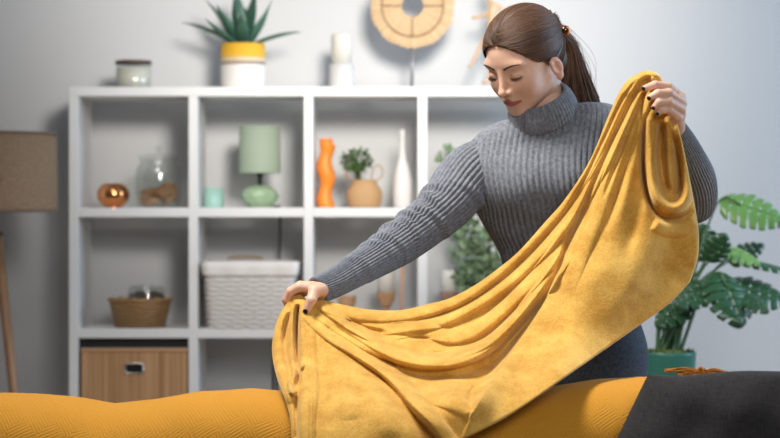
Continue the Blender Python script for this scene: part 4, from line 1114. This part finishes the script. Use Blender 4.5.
# claw clip: tortoiseshell (worn, so a part of the person's hair style)
m_tort = add_noise(mat('tortoiseshell', (.3, .08, .01), .18), (.03, .012, .006), (.80, .22, .02), 55, (1, 1, 1), 2, .44, .56)
m = MB(); cb_ = W3(565.2, 30.5, HD+.015)-PO; ca = W3(552.8, 19.0, HD-.005)-PO
m.lathe([(0, -.011), (.008, -.009), (.0118, 0), (.008, .009), (0, .011)], 20, tuple(cb_))
m.build('hair_clip', m_tort, person)
m = MB(); m.tube([tuple(ca+np.array([-.004, 0, .007])), tuple(ca), tuple(ca+np.array([.006, .004, -.008])), tuple(cb_+np.array([-.006, 0, .002]))], [.003, .0062, .0058, .003], 10, flat=.6)
m.build('clip_jaw', mat('amber_plastic', (.72, .17, .02), .25), person)

# ------------------------------------------------------------ clothes
m_knit = mat('grey_rib_knit', (.13, .145, .17), .9, 0, Sheen_Weight=.25, Sheen_Roughness=.6)
Kn = m_knit
a_r = attr(Kn, 'rib')
n1 = nd(Kn, 'ShaderNodeTexNoise'); n1.inputs['Scale'].default_value = 420; n1.inputs['Detail'].default_value = 3; lk(Kn, coords(Kn), n1.inputs['Vector'])
n2 = nd(Kn, 'ShaderNodeTexNoise'); n2.inputs['Scale'].default_value = 130; n2.inputs['Detail'].default_value = 2; lk(Kn, coords(Kn), n2.inputs['Vector'])
rp = nd(Kn, 'ShaderNodeValToRGB'); rp.color_ramp.elements[0].position = .36; rp.color_ramp.elements[1].position = .66
rp.color_ramp.elements[0].color = (.088, .098, .120, 1); rp.color_ramp.elements[1].color = (.235, .252, .29, 1)
lk(Kn, M(Kn, 'MULTIPLY', M(Kn, 'ADD', n1.outputs['Fac'], n2.outputs['Fac']), .5), rp.inputs['Fac']); lk(Kn, rp.outputs['Color'], bsdf(Kn).inputs['Base Color'])
bp = nd(Kn, 'ShaderNodeBump'); bp.inputs['Strength'].default_value = .6; bp.inputs['Distance'].default_value = .0012; lk(Kn, n1.outputs['Fac'], bp.inputs['Height']); lk(Kn, bp.outputs['Normal'], bsdf(Kn).inputs['Normal'])

def knit_loft(name, C, A_, B_, a, b, pitch, amp, parent, extra=None, per=6, sq=2.3, inner=.006, phase0=0.0, taper=True, matl=None, fixed=None, open_ends=True):
    """rings C centre, A_/B_ unit axes, a/b half sizes; ribs by arc length from the ring's front; returns object"""
    n = len(C); circ = 2*PI*np.sqrt((a.max()**2+b.max()**2)/2); N = int(circ/pitch*per)
    th = np.linspace(0, 2*PI, N, endpoint=False)-PI/2     # th=-90 deg is front (-B)
    V = np.zeros((n, N, 3)); nrm = np.zeros((n, N, 3))
    for i in range(n):
        c, s = np.cos(th), np.sin(th); ex = 2/sq
        x = np.sign(c)*np.abs(c)**ex*a[i]; y = np.sign(s)*np.abs(s)**ex*b[i]
        V[i] = C[i]+x[:, None]*A_[i]+y[:, None]*B_[i]
    if extra is not None: V = extra(V, th)
    dth = np.roll(V, -1, 1)-np.roll(V, 1, 1); ds = np.gradient(V, axis=0); nr = np.cross(dth, ds); nr /= np.linalg.norm(nr, axis=2, keepdims=True)+1e-12
    cc = V.mean(1, keepdims=True)
    sgn = np.sign(((V-cc)*nr).sum(2).mean()); nr *= sgn
    seg = np.linalg.norm(np.roll(V, -1, 1)-V, axis=2); s = np.cumsum(seg, 1)-seg
    tot = seg.sum(1, keepdims=True)
    if fixed is None: arc = np.where(s > tot/2, s-tot, s)      # signed from the front centre
    else: arc = (th[None]+PI/2)/(2*PI)*fixed*pitch+0*s
    ph = arc/pitch*2*PI+phase0; rib = np.cos(ph); prof = 2*np.abs(np.sin(ph/2))**.55-1.3
    V = V+nr*(amp*prof)[..., None]
    Vi = cc+(V-cc)*.93
    i, j = np.meshgrid(np.arange(n-1), np.arange(N), indexing='ij'); j2 = (j+1) % N
    F_ = np.stack([i*N+j, i*N+j2, (i+1)*N+j2, (i+1)*N+j], -1).reshape(-1, 4)
    Vt = V.reshape(-1, 3); Fa = [F_]
    # turned-in edges at both ends
    e0 = len(Vt); rows_ = []
    for idx, s_ in ((0, 1), (n-1, -1)):
        r1 = cc[idx]+(V[idx]-cc[idx])*(1-inner/np.linalg.norm(V[idx]-cc[idx], axis=1, keepdims=True)); dirv = (cc[idx+s_]-cc[idx]); dirv = dirv/np.linalg.norm(dirv)
        r2 = r1+dirv*.02
        Vt = np.vstack([Vt, r1, r2]); j = np.arange(N); j2 = (j+1) % N; base = idx*N; b1 = e0; b2 = e0+N
        Fa.append(np.stack([base+j, base+j2, b1+j2, b1+j], 1)); Fa.append(np.stack([b1+j, b1+j2, b2+j2, b2+j], 1)); e0 += 2*N
    me = np_mesh(name, Vt-PO, np.vstack(Fa)); set_attr(me, 'rib', np.r_[prof.ravel(), np.zeros(len(Vt)-n*N)])
    return link(name, me, matl or m_knit, parent)

# torso
T_ = [(505, 320, 640, 320, .104, 4.875), (503, 290, 633, 288, .102, 4.86), (502, 258, 628, 254, .105, 4.845), (487, 230, 627, 222, .114, 4.82), (473, 205, 630, 194, .122, 4.80),
      (463, 186, 633, 170, .122, 4.79), (460, 168, 636, 150, .116, 4.785), (465, 151, 636, 132, .104, 4.785), (476, 137, 630, 118, .092, 4.78), (489, 127, 619, 109, .080, 4.775), (502, 121.5, 606, 104, .070, 4.765), (514, 118.5, 590, 103, .058, 4.755), (524, 117, 580, 104, .048, 4.75)]
rowz = []
for l1, l2, r1, r2, b, dd in T_:
    A1, A2 = W3(l1, l2, dd), W3(r1, r2, dd); c = (A1+A2)/2; rowz.append([*c, *(A2-A1)/2, b])
q = cr(rowz, 220)
C = q[:, :3]; Av = q[:, 3:6]; a = np.linalg.norm(Av, axis=1); Av = Av/a[:, None]; b = q[:, 6]
Cd = np.gradient(C, axis=0); Cd /= np.linalg.norm(Cd, axis=1)[:, None]
Bv = np.tile(np.array([0., 1., 0.]), (len(C), 1))
def bust(V, th):
    c1, c2 = W3(520, 190, 4.69), W3(575, 183, 4.69)
    for c in (c1, c2):
        w = np.exp(-(np.linalg.norm((V-c)*np.array([1, .8, 1]), axis=2)/.062)**2); V = V+w[..., None]*np.array([0, -.024, -.004])
    # soft knit folds under the arm and across the waist
    f = .0035*np.sin(V[..., 2]*95+V[..., 0]*38)*np.exp(-((V[..., 2]-1.02)/.09)**2); V[..., 1] += f; 
    return V
sweater = knit_loft('sweater', C, Av, Bv, a, b, .0130, .0030, person, bust, sq=2.25)
def arm_frames(arm, n, ref=(0, 1, 0)):
    q = cr([(*W3(x, y, d), pm(r_, d)) for x, y, d, r_ in arm], n); C = q[:, :3]; t = np.gradient(C, axis=0); t /= np.linalg.norm(t, axis=1)[:, None]
    B = np.zeros_like(C); bb = np.array(ref, float)
    for i in range(n): bb = bb-t[i]*bb.dot(t[i]); bb /= np.linalg.norm(bb); B[i] = bb
    return C, np.cross(B, t), B, q[:, 3]
C, Aa, Ba, r_ = arm_frames(LARM, 240)
def folds_l(V, th):
    n = V.shape[0]; cc = V.mean(1, keepdims=True); s = np.linspace(0, 1, n)[:, None]; tt = th[None]
    # (position, width, amplitude, angular slant, angular centre)
    d = 0*s*tt
    for s0, w, am, sl, ac, aw in ((.30, .014, .006, .02, 1.0, 1.2), (.35, .012, .0065, -.015, .2, 1.2), (.40, .014, .006, .02, -.4, 1.3), (.455, .013, .007, .01, .6, 1.2), (.50, .012, .006, -.02, -.2, 1.2), (.555, .014, .006, .02, 1.2, 1.0), (.62, .014, .005, .02, 0, 1.3), (.22, .016, .004, .03, -1, 1.4), (.70, .016, .0035, .02, .8, 1.4), (.80, .016, .003, .02, -.5, 1.4)):
        dl = np.angle(np.exp(1j*(tt-ac+PI/2-.5))); d = d+am*np.exp(-((s-s0-sl*dl)/w)**2)*np.exp(-(dl/aw)**2)-am*.6*np.exp(-((s-s0-sl*dl-.024)/w)**2)*np.exp(-(dl/aw)**2)
    nn = V-cc; nn /= np.linalg.norm(nn, axis=2, keepdims=True)
    return V+nn*d[..., None]
knit_loft('sleeve', C, Aa, Ba, r_, r_*.98, .0115, .0031, person, folds_l, sq=2.0, fixed=36, inner=.005, per=7).parent = sweater
C, Aa, Ba, r_ = arm_frames(RARM, 240)
knit_loft('sleeve', C, Aa, Ba, r_, r_*.98, .0115, .0031, person, None, sq=2.0, fixed=36, inner=.005, per=7).parent = sweater
# fold-over collar
c0 = W3(543.5, 116.0, HD+.036); c1 = W3(538.0, 97.0, HD+.020)
def collar_ring(f):
    # bottom outer -> up -> folded over -> inside
    return f
axn = (c1-c0)/np.linalg.norm(c1-c0)
Lx = W3(577, 97.5, HD+.055)-W3(513, 122, HD+.055); Lx = Lx/np.linalg.norm(Lx); axc = np.cross(Lx, np.array([0., 1., 0.])); 
upn = np.array([axn[0], 0, axn[2]]); tilt = R(27)
nz_ = np.cross(np.array([0., 1., 0.]), Lx); nz_ = nz_ if nz_[2] > 0 else -nz_
ringN = nz_*math.cos(tilt)+np.array([0, -1., 0])*math.sin(tilt)      # ring normal, leaning toward the camera
Yx = np.cross(ringN, Lx); Yx = Yx if Yx[1] > 0 else -Yx
hh_ = .056
prof = [(-.004, .986), (0.004, 1.0), (.16, 1.03), (.4, 1.01), (.7, .95), (.92, .87), (1.0, .825), (1.01, .78), (.96, .755), (.8, .77), (.4, .80)]
q = cr([(z*hh_, s, 0) for z, s in prof], 60)
C = c0[None]+ringN[None]*(q[:, 0:1]-.006)+(Lx[None]*.05+0)*q[:, 0:1]; a = .0765*q[:, 1]; b = .0700*q[:, 1]
knit_loft('collar', C, np.tile(Lx, (60, 1)), np.tile(Yx, (60, 1)), a, b, .0078, .0014, person, None, sq=2.0, fixed=58, inner=.003, per=8).parent = sweater

# jeans, shoes
m_jean = add_noise(mat('dark_denim', (.03, .035, .05), .85), (.020, .026, .040), (.055, .065, .09), 160, (1, 1, 1), 3, .3, .7)
h = .008; lo = (-.02, 4.65, .02); hi = (.80, 5.15, .95); G = grid(lo, hi, h)
d = ell(*G, tuple(W3(573, 352, 4.89)), (.157, .118, .21))
d = smin(d, caps(*G, W3(573, 335, 4.885), W3(573, 375, 4.89), .112, .115), .03)
for hj, kn, an, toe in legs: d = smin(d, caps(*G, hj, kn, .092, .068), .05); d = smin(d, caps(*G, kn, an+np.array([0, 0, .02]), .066, .052), .02)
d = np.maximum(d, G[2]-.90); d = np.maximum(d, .085-G[2])
V, Fc = surface_nets(d, lo, h); jeans = link('jeans', np_mesh('jeans', V-PO, Fc), m_jean, person)
m_st = mat('denim_stitch', (.20, .21, .24), .8)
def on_jeans(px, py):
    d0 = 4.5
    for _ in range(60):
        p = W3(px, py, d0); g_ = float(min(ell(*[np.array([v]) for v in p], tuple(W3(573, 352, 4.89)), (.157, .118, .21))[0], caps(*[np.array([v]) for v in p], W3(573, 335, 4.885), W3(573, 375, 4.89), .112, .115)[0])); d0 += max(g_*.7, 0)
        if d0 > 4.95: break
    return W3(px, py, d0-.003)
mstl = MB()
for pts_ in ([(628, 326), (627, 338), (629, 347)], [(629, 347), (634, 350), (639, 350)], [(640.5, 328), (641, 340), (640, 350)]):
    mstl.tube([tuple(on_jeans(*p)-PO) for p in pts_], .0009, 5)
mstl.build('pocket_stitching', m_st, jeans)
m_shoe = mat('white_shoe', (.6, .6, .6), .5)
for hj, kn, an, toe in legs:
    h = .006; lo = tuple(np.minimum(an, toe)-.09); hi = tuple(np.maximum(an, toe)+.09); lo = (lo[0], lo[1], -.01); hi = (hi[0], hi[1], .15); G = grid(lo, hi, h)
    d = smin(caps(*G, an+np.array([0, .035, -.045]), toe, .044, .038), caps(*G, an+np.array([0, 0, -.04]), an, .045, .043), .02); d = smax(d, .002-G[2], .004)
    V, Fc = surface_nets(d, lo, h); link('shoe', np_mesh('shoe', V-PO, Fc), m_shoe, person)
# ------------------------------------------------------------ the blanket
def tps_fit(pts):
    p = np.array(pts, float); X = p[:, :2]/100; y = p[:, 2]; n = len(X)
    r = np.linalg.norm(X[:, None]-X[None], axis=2); Kk = np.where(r > 0, r*r*np.log(r+1e-12), 0)+np.eye(n)*.002
    Pm = np.c_[np.ones(n), X]; A = np.block([[Kk, Pm], [Pm.T, np.zeros((3, 3))]]); w = np.linalg.solve(A, np.r_[y, 0, 0, 0])
    def f(x, y_):
        q = np.stack([x, y_], -1)/100; r = np.linalg.norm(q[..., None, :]-X, axis=-1); return (np.where(r > 0, r*r*np.log(r+1e-12), 0)@w[:n])+w[n]+q@w[n+1:]
    return f
base = tps_fit([(290, 302, 4.392), (310, 302, 4.392), (273, 345, 4.35), (288, 385, 4.19), (298, 438, 4.085), (298, 475, 4.07), (440, 475, 4.055), (450, 438, 4.07), (380, 400, 4.09), (455, 392, 4.075), (340, 350, 4.29), (380, 312, 4.42), (450, 303, 4.44),
    (440, 366, 4.24), (500, 345, 4.33), (480, 415, 4.065), (530, 400, 4.09), (560, 379, 4.13), (600, 352, 4.27), (640, 325, 4.36), (690, 280, 4.44), (560, 215, 4.48), (612, 110, 4.47), (650, 78, 4.41), (668, 112, 4.402), (685, 160, 4.46), (640, 200, 4.42), (590, 280, 4.34), (540, 262, 4.45), (697, 235, 4.46)])
def lin(pts, n): return cr([(x, y) for x, y in pts], n)
NU, NV = 620, 400
top = lin([(284.5, 306), (290, 299), (295.5, 294.8), (301, 294.5), (307, 299.5), (318, 299), (345, 305), (370, 309.5), (400, 310), (430, 303.5), (450, 298), (475, 285), (500, 267), (520, 250), (545, 222), (565, 199), (590, 160), (610, 112), (624, 84), (638, 73.5), (649, 70.5), (659, 75), (664, 86)], NU)
left = lin([(284.5, 306), (277, 320), (272.5, 340), (272.5, 357), (277, 378), (286, 403), (291, 425), (292, 470)], NV)
right = lin([(664, 86), (669, 99), (676, 118), (684, 150), (692, 190), (698, 225), (699, 245), (697, 262), (690, 282)], NV)
bot = lin([(292, 470), (340, 473), (400, 472), (432, 456), (466, 438), (500, 421), (530, 402), (560, 381), (600, 353), (640, 325), (670, 303), (690, 282)], NU)
s = np.linspace(0, 1, NU)[:, None]; t = np.linspace(0, 1, NV)[None, :]
XY = np.zeros((NU, NV, 2))
for k_ in range(2):
    XY[..., k_] = (1-t)*top[:, k_][:, None]+t*bot[:, k_][:, None]+(1-s)*left[:, k_][None]+s*right[:, k_][None]-((1-s)*(1-t)*top[0, k_]+s*(1-t)*top[-1, k_]+(1-s)*t*bot[0, k_]+s*t*bot[-1, k_])
X, Y = XY[..., 0], XY[..., 1]
Hh = np.zeros_like(X)
def near(pts, n=64):
    q = cr([(a, b) for a, b in pts], n); best = np.full(X.shape, 1e9); sd = np.zeros(X.shape); pr = np.zeros(X.shape)
    for i in range(n-1):
        a, b = q[i], q[i+1]; ab = b-a; L2 = ab@ab+1e-9; L1 = math.sqrt(L2); u = np.clip(((X-a[0])*ab[0]+(Y-a[1])*ab[1])/L2, 0, 1)
        dx, dy = X-a[0]-u*ab[0], Y-a[1]-u*ab[1]; d = dx*dx+dy*dy; m_ = d < best
        best = np.where(m_, d, best); sd = np.where(m_, (dx*ab[1]-dy*ab[0])/L1, sd); pr = np.where(m_, (i+u)/(n-1), pr)
    return np.sqrt(best), sd, pr
def ridge(pts, h, wp, wn, ends=(.12, .12), pw=2.0, tube=False):
    """fold along a path; wp = width on its upper (left-hand) side, wn on the other; h in mm"""
    global Hh
    d, sd, pr = near(pts); w = np.where(sd > 0, wp, wn); env = 1.0
    if ends[0]: env = env*np.sin(PI/2*np.clip(pr/ends[0], 0, 1))
    if ends[1]: env = env*np.sin(PI/2*np.clip((1-pr)/ends[1], 0, 1))
    hv = np.interp(pr, np.linspace(0, 1, len(h)), h) if hasattr(h, '__len__') else h
    prof = np.clip(1-(d/(w*1.35))**2, 0, 1)**.62 if tube else np.exp(-(d/w)**pw)
    Hh = Hh+hv*.001*prof*env
tube = lambda *a, **k: ridge(*a, tube=True, **k)
# --- rolls sweeping from hand to hand along the upper edge
tube([(316, 304), (330, 308), (355, 315), (396, 317), (430, 311), (463, 299), (490, 280), (515, 258), (543, 228), (570, 197), (594, 160), (613, 120), (628, 88), (640, 77)], [10, 20, 24, 24, 22, 18, 16], 5.2, 4.6)
tube([(345, 324), (375, 329), (410, 327), (440, 322), (470, 309), (500, 290), (528, 266), (556, 236), (582, 202), (604, 163), (624, 122), (641, 84)], [8, 18, 24, 26, 24, 20, 16], 4.6, 4.6)
tube([(385, 338), (402, 332), (424, 331), (450, 338), (475, 332), (500, 314), (523, 292), (546, 266), (566, 238)], [12, 20, 24, 30, 30, 24, 12], 6.5, 5)
tube([(386, 340), (404, 343), (428, 345), (450, 342)], 12, 5, 6, ends=(.3, .3))
tube([(446, 354), (470, 350), (490, 340), (512, 321), (532, 298), (550, 273), (566, 248)], [8, 14, 16, 12], 3.8, 3.8)
# the big roll across the belly of the cloth, the hollow beneath it
tube([(308, 306), (322, 315), (344, 330), (374, 348), (407, 360), (437, 363), (468, 358), (491, 346), (514, 325), (537, 298), (555, 273), (568, 252)], [8, 24, 34, 42, 48, 48, 38, 18], 7.5, 5.2)
tube([(318, 303), (334, 315), (356, 329), (384, 343)], [10, 20, 12], 4.2, 4.0, ends=(.1, .3))
H0 = Hh.copy()
ridge([(360, 346), (385, 364), (412, 375), (445, 379), (472, 373), (498, 358), (522, 335), (543, 308), (557, 282), (567, 255)], [-8, -34, -56, -64, -64, -56, -30], 8, 34, (.18, .1))
Vp = [(571, 236), (562, 262), (546, 296), (530, 322), (513, 347), (499, 368), (482, 393), (472, 410), (468, 420)]
dV, sV, pV = near(Vp); mk = np.clip((sV+1.0)/3.0, 0, 1); mk = mk*mk*(3-2*mk); mk = mk*np.clip(pV/.06, 0, 1)
Hh = H0+(Hh-H0)*(1-mk)
ridge([(325, 322), (348, 338), (374, 355), (396, 368)], [-10, -22, -26, -20], 4, 6, (.2, .2))
ridge([(343, 320), (362, 328), (388, 333.5)], -20, 3.2, 4.0, (.2, .2))
# diagonal roll from the left hand to the lower middle
tube([(303, 312), (326, 334), (352, 351), (381, 370), (398, 385), (412, 402), (430, 421), (444, 438), (456, 456)], [8, 16, 24, 30, 32, 32, 28], 8.5, 4.0, ends=(.12, 0))
ridge([(330, 344), (352, 358), (378, 376), (394, 391), (408, 409), (427, 430), (440, 445)], [-6, -14, -20, -24, -20], 3.0, 9, (.2, 0))
# pinch point where two folds meet at the lower middle
ridge(Vp, [8, 16, 24, 28, 30, 26, 14], 16, 3.6, ends=(.2, .12))
ridge([(473, 412), (470, 402), (471, 392), (478, 384)], -14, 2.6, 2.6, (.2, .4))
tube([(425, 392), (445, 398), (462, 405), (474, 414)], 12, 5, 8, ends=(.4, .15))
# left edge: stitched hem band and the tucked pleats behind it
tube([(299, 297), (302, 320), (304, 350), (306, 390), (303, 420), (303, 475)], [14, 16, 18, 18, 18], 9.5, 5.0, ends=(.04, 0))
for dx in (-1.5, 1.5): ridge([(307.5+dx, 316), (309+dx, 345), (312+dx, 385), (311.5+dx, 438), (312+dx, 475)], -2.6, .9, .9, (.05, 0))
ridge([(297.8, 304), (297.0, 325), (297.6, 350), (298.6, 372), (298, 388)], [-30, -46, -52, -50, -24], 1.7, 2.6, (.1, .1))
tube([(286, 307), (278, 332), (280, 360), (287, 388), (291, 404)], 14, 4.6, 4.6)
ridge([(289.5, 312), (285, 330), (285.5, 352), (290.5, 375), (293.5, 388)], -14, 1.4, 2.0)
tube([(294.5, 303), (292, 335), (293, 358), (296, 372)], 12, 2.6, 2.6)
tube([(303, 362), (297, 371), (291.5, 382), (292, 391), (297.5, 393)], 22, 2.8, 2.8)
ridge([(295.5, 396), (296, 415), (296.5, 440)], -14, 2.4, 1.5)
# gentle fans on the lower left plane
ridge([(316, 322), (332, 350), (346, 378), (352, 420)], 9, 9, 12); ridge([(326, 330), (352, 366), (376, 398), (392, 440)], 8, 9, 12); ridge([(318, 340), (326, 380), (328, 430)], -6, 9, 9); ridge([(336, 352), (352, 384), (366, 410)], -7, 5, 6, (.3, .3))
# right panel: soft folds radiating from the right hand
tube([(648, 84), (630, 125), (611, 172), (594, 215), (577, 255), (562, 290)], [10, 16, 18, 18, 10], 9, 5, ends=(.1, .3))
ridge([(640, 84), (619, 126), (601, 165), (585, 204), (569, 240), (556, 278)], [-12, -20, -22, -28, -34, -22], 2.6, 2.8)
ridge([(650, 96), (640, 140), (626, 190), (612, 240)], 12, 7, 9, (.1, .4)); ridge([(645, 96), (632, 140), (616, 195), (604, 235)], -9, 4, 4, (.1, .3)); ridge([(648, 120), (644, 170), (637, 215), (624, 262)], -10, 6, 7, (.2, .3))
ridge([(655, 218), (648, 248), (630, 288), (600, 324)], 9, 14, 14, (.3, .3)); ridge([(674, 232), (668, 258), (648, 292)], -8, 9, 9, (.3, .3))
ridge([(637, 79), (622, 100), (604, 138), (586, 176), (566, 210)], [-8, -14, -14, -10], 1.8, 1.8)
ridge([(646, 90), (634, 116), (617, 160), (603, 200)], [-8, -12, -10], 2.2, 2.2, (.1, .3))
ridge([(652, 78), (643, 100), (640, 125)], -8, 2, 2, (.1, .3))
# looped roll hanging under the right hand
loop = [(661, 108), (654, 116), (650, 140), (650.5, 168), (656, 193), (667, 206.5), (680, 206), (687.5, 194), (687, 172), (682, 145), (675, 122)]
tube(loop, [8, 20, 30, 34, 38, 42, 38, 32, 22], 4.8, 4.8, ends=(.04, .04))
ridge([(663, 122), (660, 150), (663, 178), (669, 193)], -26, 4, 4, (.1, .1)); ridge([(676, 135), (679, 160), (679.5, 185), (675, 196)], -24, 2.8, 2.6, (.1, .1)); tube([(667, 116), (669, 145), (671, 175), (672, 192)], 16, 3.4, 3.4)
ridge([(645, 112), (642.5, 145), (644, 178), (650, 203), (662, 218), (680, 219), (694, 210)], [-16, -30, -32, -32, -24, -14], 2.4, 2.6)
tube([(654, 221), (668, 228), (684, 227), (697, 218)], 14, 5, 7); ridge([(690, 232), (696, 248), (690, 268)], 8, 6, 8, (.2, .2))
# gathered cloth over the fingers
tube([(626, 96), (635, 82), (647, 74.5), (658, 80)], 12, 3.5, 3.5, ends=(.2, .2)); ridge([(640, 92), (645, 82), (652, 77)], -9, 2, 2, (.2, .2)); tube([(652, 92), (653, 84), (650, 78)], 8, 3, 3)
# soft irregular rumple of a thick fleece
rs = np.random.RandomState(3)
for _ in range(26):
    kx, ky = rs.normal(0, .055, 2); Hh += .00045*np.sin(kx*X+ky*Y+rs.uniform(0, 6.3))*(1/(1+12*np.hypot(kx, ky)))*2.2
# rounded edges: distance to the margin in px
si = np.linspace(0, 1, NU)[:, None]*np.ones((1, NV))
def arcd(a, ax): 
    seg = np.sqrt((np.diff(XY, axis=ax)**2).sum(-1)); z = np.concatenate([np.zeros_like(seg[:1] if ax == 0 else seg[:, :1]), np.cumsum(seg, ax)], ax); return z
du = arcd(XY, 0); dv = arcd(XY, 1)
ed = np.minimum(np.minimum(dv, dv[:, -1:]-dv), np.minimum(du, du[-1:]-du)); rpx = 4.5
ee = np.clip(ed/rpx, 0, 1); rnd_ = .0085*(1-np.sqrt(1-(1-ee)**2))
for _ in range(2):
    Hp = np.pad(Hh, 1, mode='edge'); Hh = (Hp[1:-1, 1:-1]*4+Hp[:-2, 1:-1]+Hp[2:, 1:-1]+Hp[1:-1, :-2]+Hp[1:-1, 2:])/8
D = base(X, Y)-Hh
front = D+rnd_
thick = np.minimum(.017, .0+.017*1.0)-rnd_*2
Ws = lambda Dm: np.stack([(X-390)*Dm/FPX, Dm, CAMZ+(219-Y)*Dm/FPX], -1)
Vf = Ws(front).reshape(-1, 3); Vb = Ws(front+thick+.0006).reshape(-1, 3)
i, j = np.meshgrid(np.arange(NU-1), np.arange(NV-1), indexing='ij'); a = (i*NV+j).ravel()
F1 = np.stack([a, a+1, a+NV+1, a+NV], 1); F2 = F1[:, ::-1]+NU*NV
ix = np.arange(NU*NV).reshape(NU, NV); bd = np.concatenate([ix[:, 0], ix[-1, 1:], ix[-2::-1, -1], ix[0, -2:0:-1]]); b2 = np.roll(bd, -1)
F3 = np.stack([bd, b2, b2+NU*NV, bd+NU*NV], 1)
Vall = np.vstack([Vf, Vb]); Fall = np.vstack([F1, F2, F3])
m_fl = mat('mustard_fleece', (.72, .38, .05), .85, 0, Sheen_Weight=.55, Sheen_Roughness=.45)
m_fl.node_tree.nodes['Principled BSDF'].inputs['Sheen Tint'].default_value = (1, .78, .40, 1)
n1 = nd(m_fl, 'ShaderNodeTexNoise'); n1.inputs['Scale'].default_value = 16; n1.inputs['Detail'].default_value = 6; n1.inputs['Roughness'].default_value = .62; lk(m_fl, coords(m_fl), n1.inputs['Vector'])
n2 = nd(m_fl, 'ShaderNodeTexNoise'); n2.inputs['Scale'].default_value = 240; n2.inputs['Detail'].default_value = 3; lk(m_fl, coords(m_fl), n2.inputs['Vector'])
rp = nd(m_fl, 'ShaderNodeValToRGB'); rp.color_ramp.elements[0].position = .38; rp.color_ramp.elements[1].position = .62
rp.color_ramp.elements[0].color = (.49, .24, .025, 1); rp.color_ramp.elements[1].color = (.71, .42, .084, 1)
lk(m_fl, M(m_fl, 'ADD', M(m_fl, 'MULTIPLY', n1.outputs['Fac'], .7), M(m_fl, 'MULTIPLY', n2.outputs['Fac'], .3)), rp.inputs['Fac']); lk(m_fl, rp.outputs['Color'], bsdf(m_fl).inputs['Base Color'])
bp = nd(m_fl, 'ShaderNodeBump'); bp.inputs['Strength'].default_value = .55; bp.inputs['Distance'].default_value = .0018
lk(m_fl, M(m_fl, 'ADD', n2.outputs['Fac'], M(m_fl, 'MULTIPLY', n1.outputs['Fac'], 1.2)), bp.inputs['Height']); lk(m_fl, bp.outputs['Normal'], bsdf(m_fl).inputs['Normal'])
bo = np.array(P(470, 438, 4.1))
o = link('blanket', np_mesh('blanket', Vall-bo, Fall), m_fl, loc=tuple(bo))
tag(o, 'thick mustard yellow fleece blanket stretched in folds between the woman\'s hands', 'blanket')
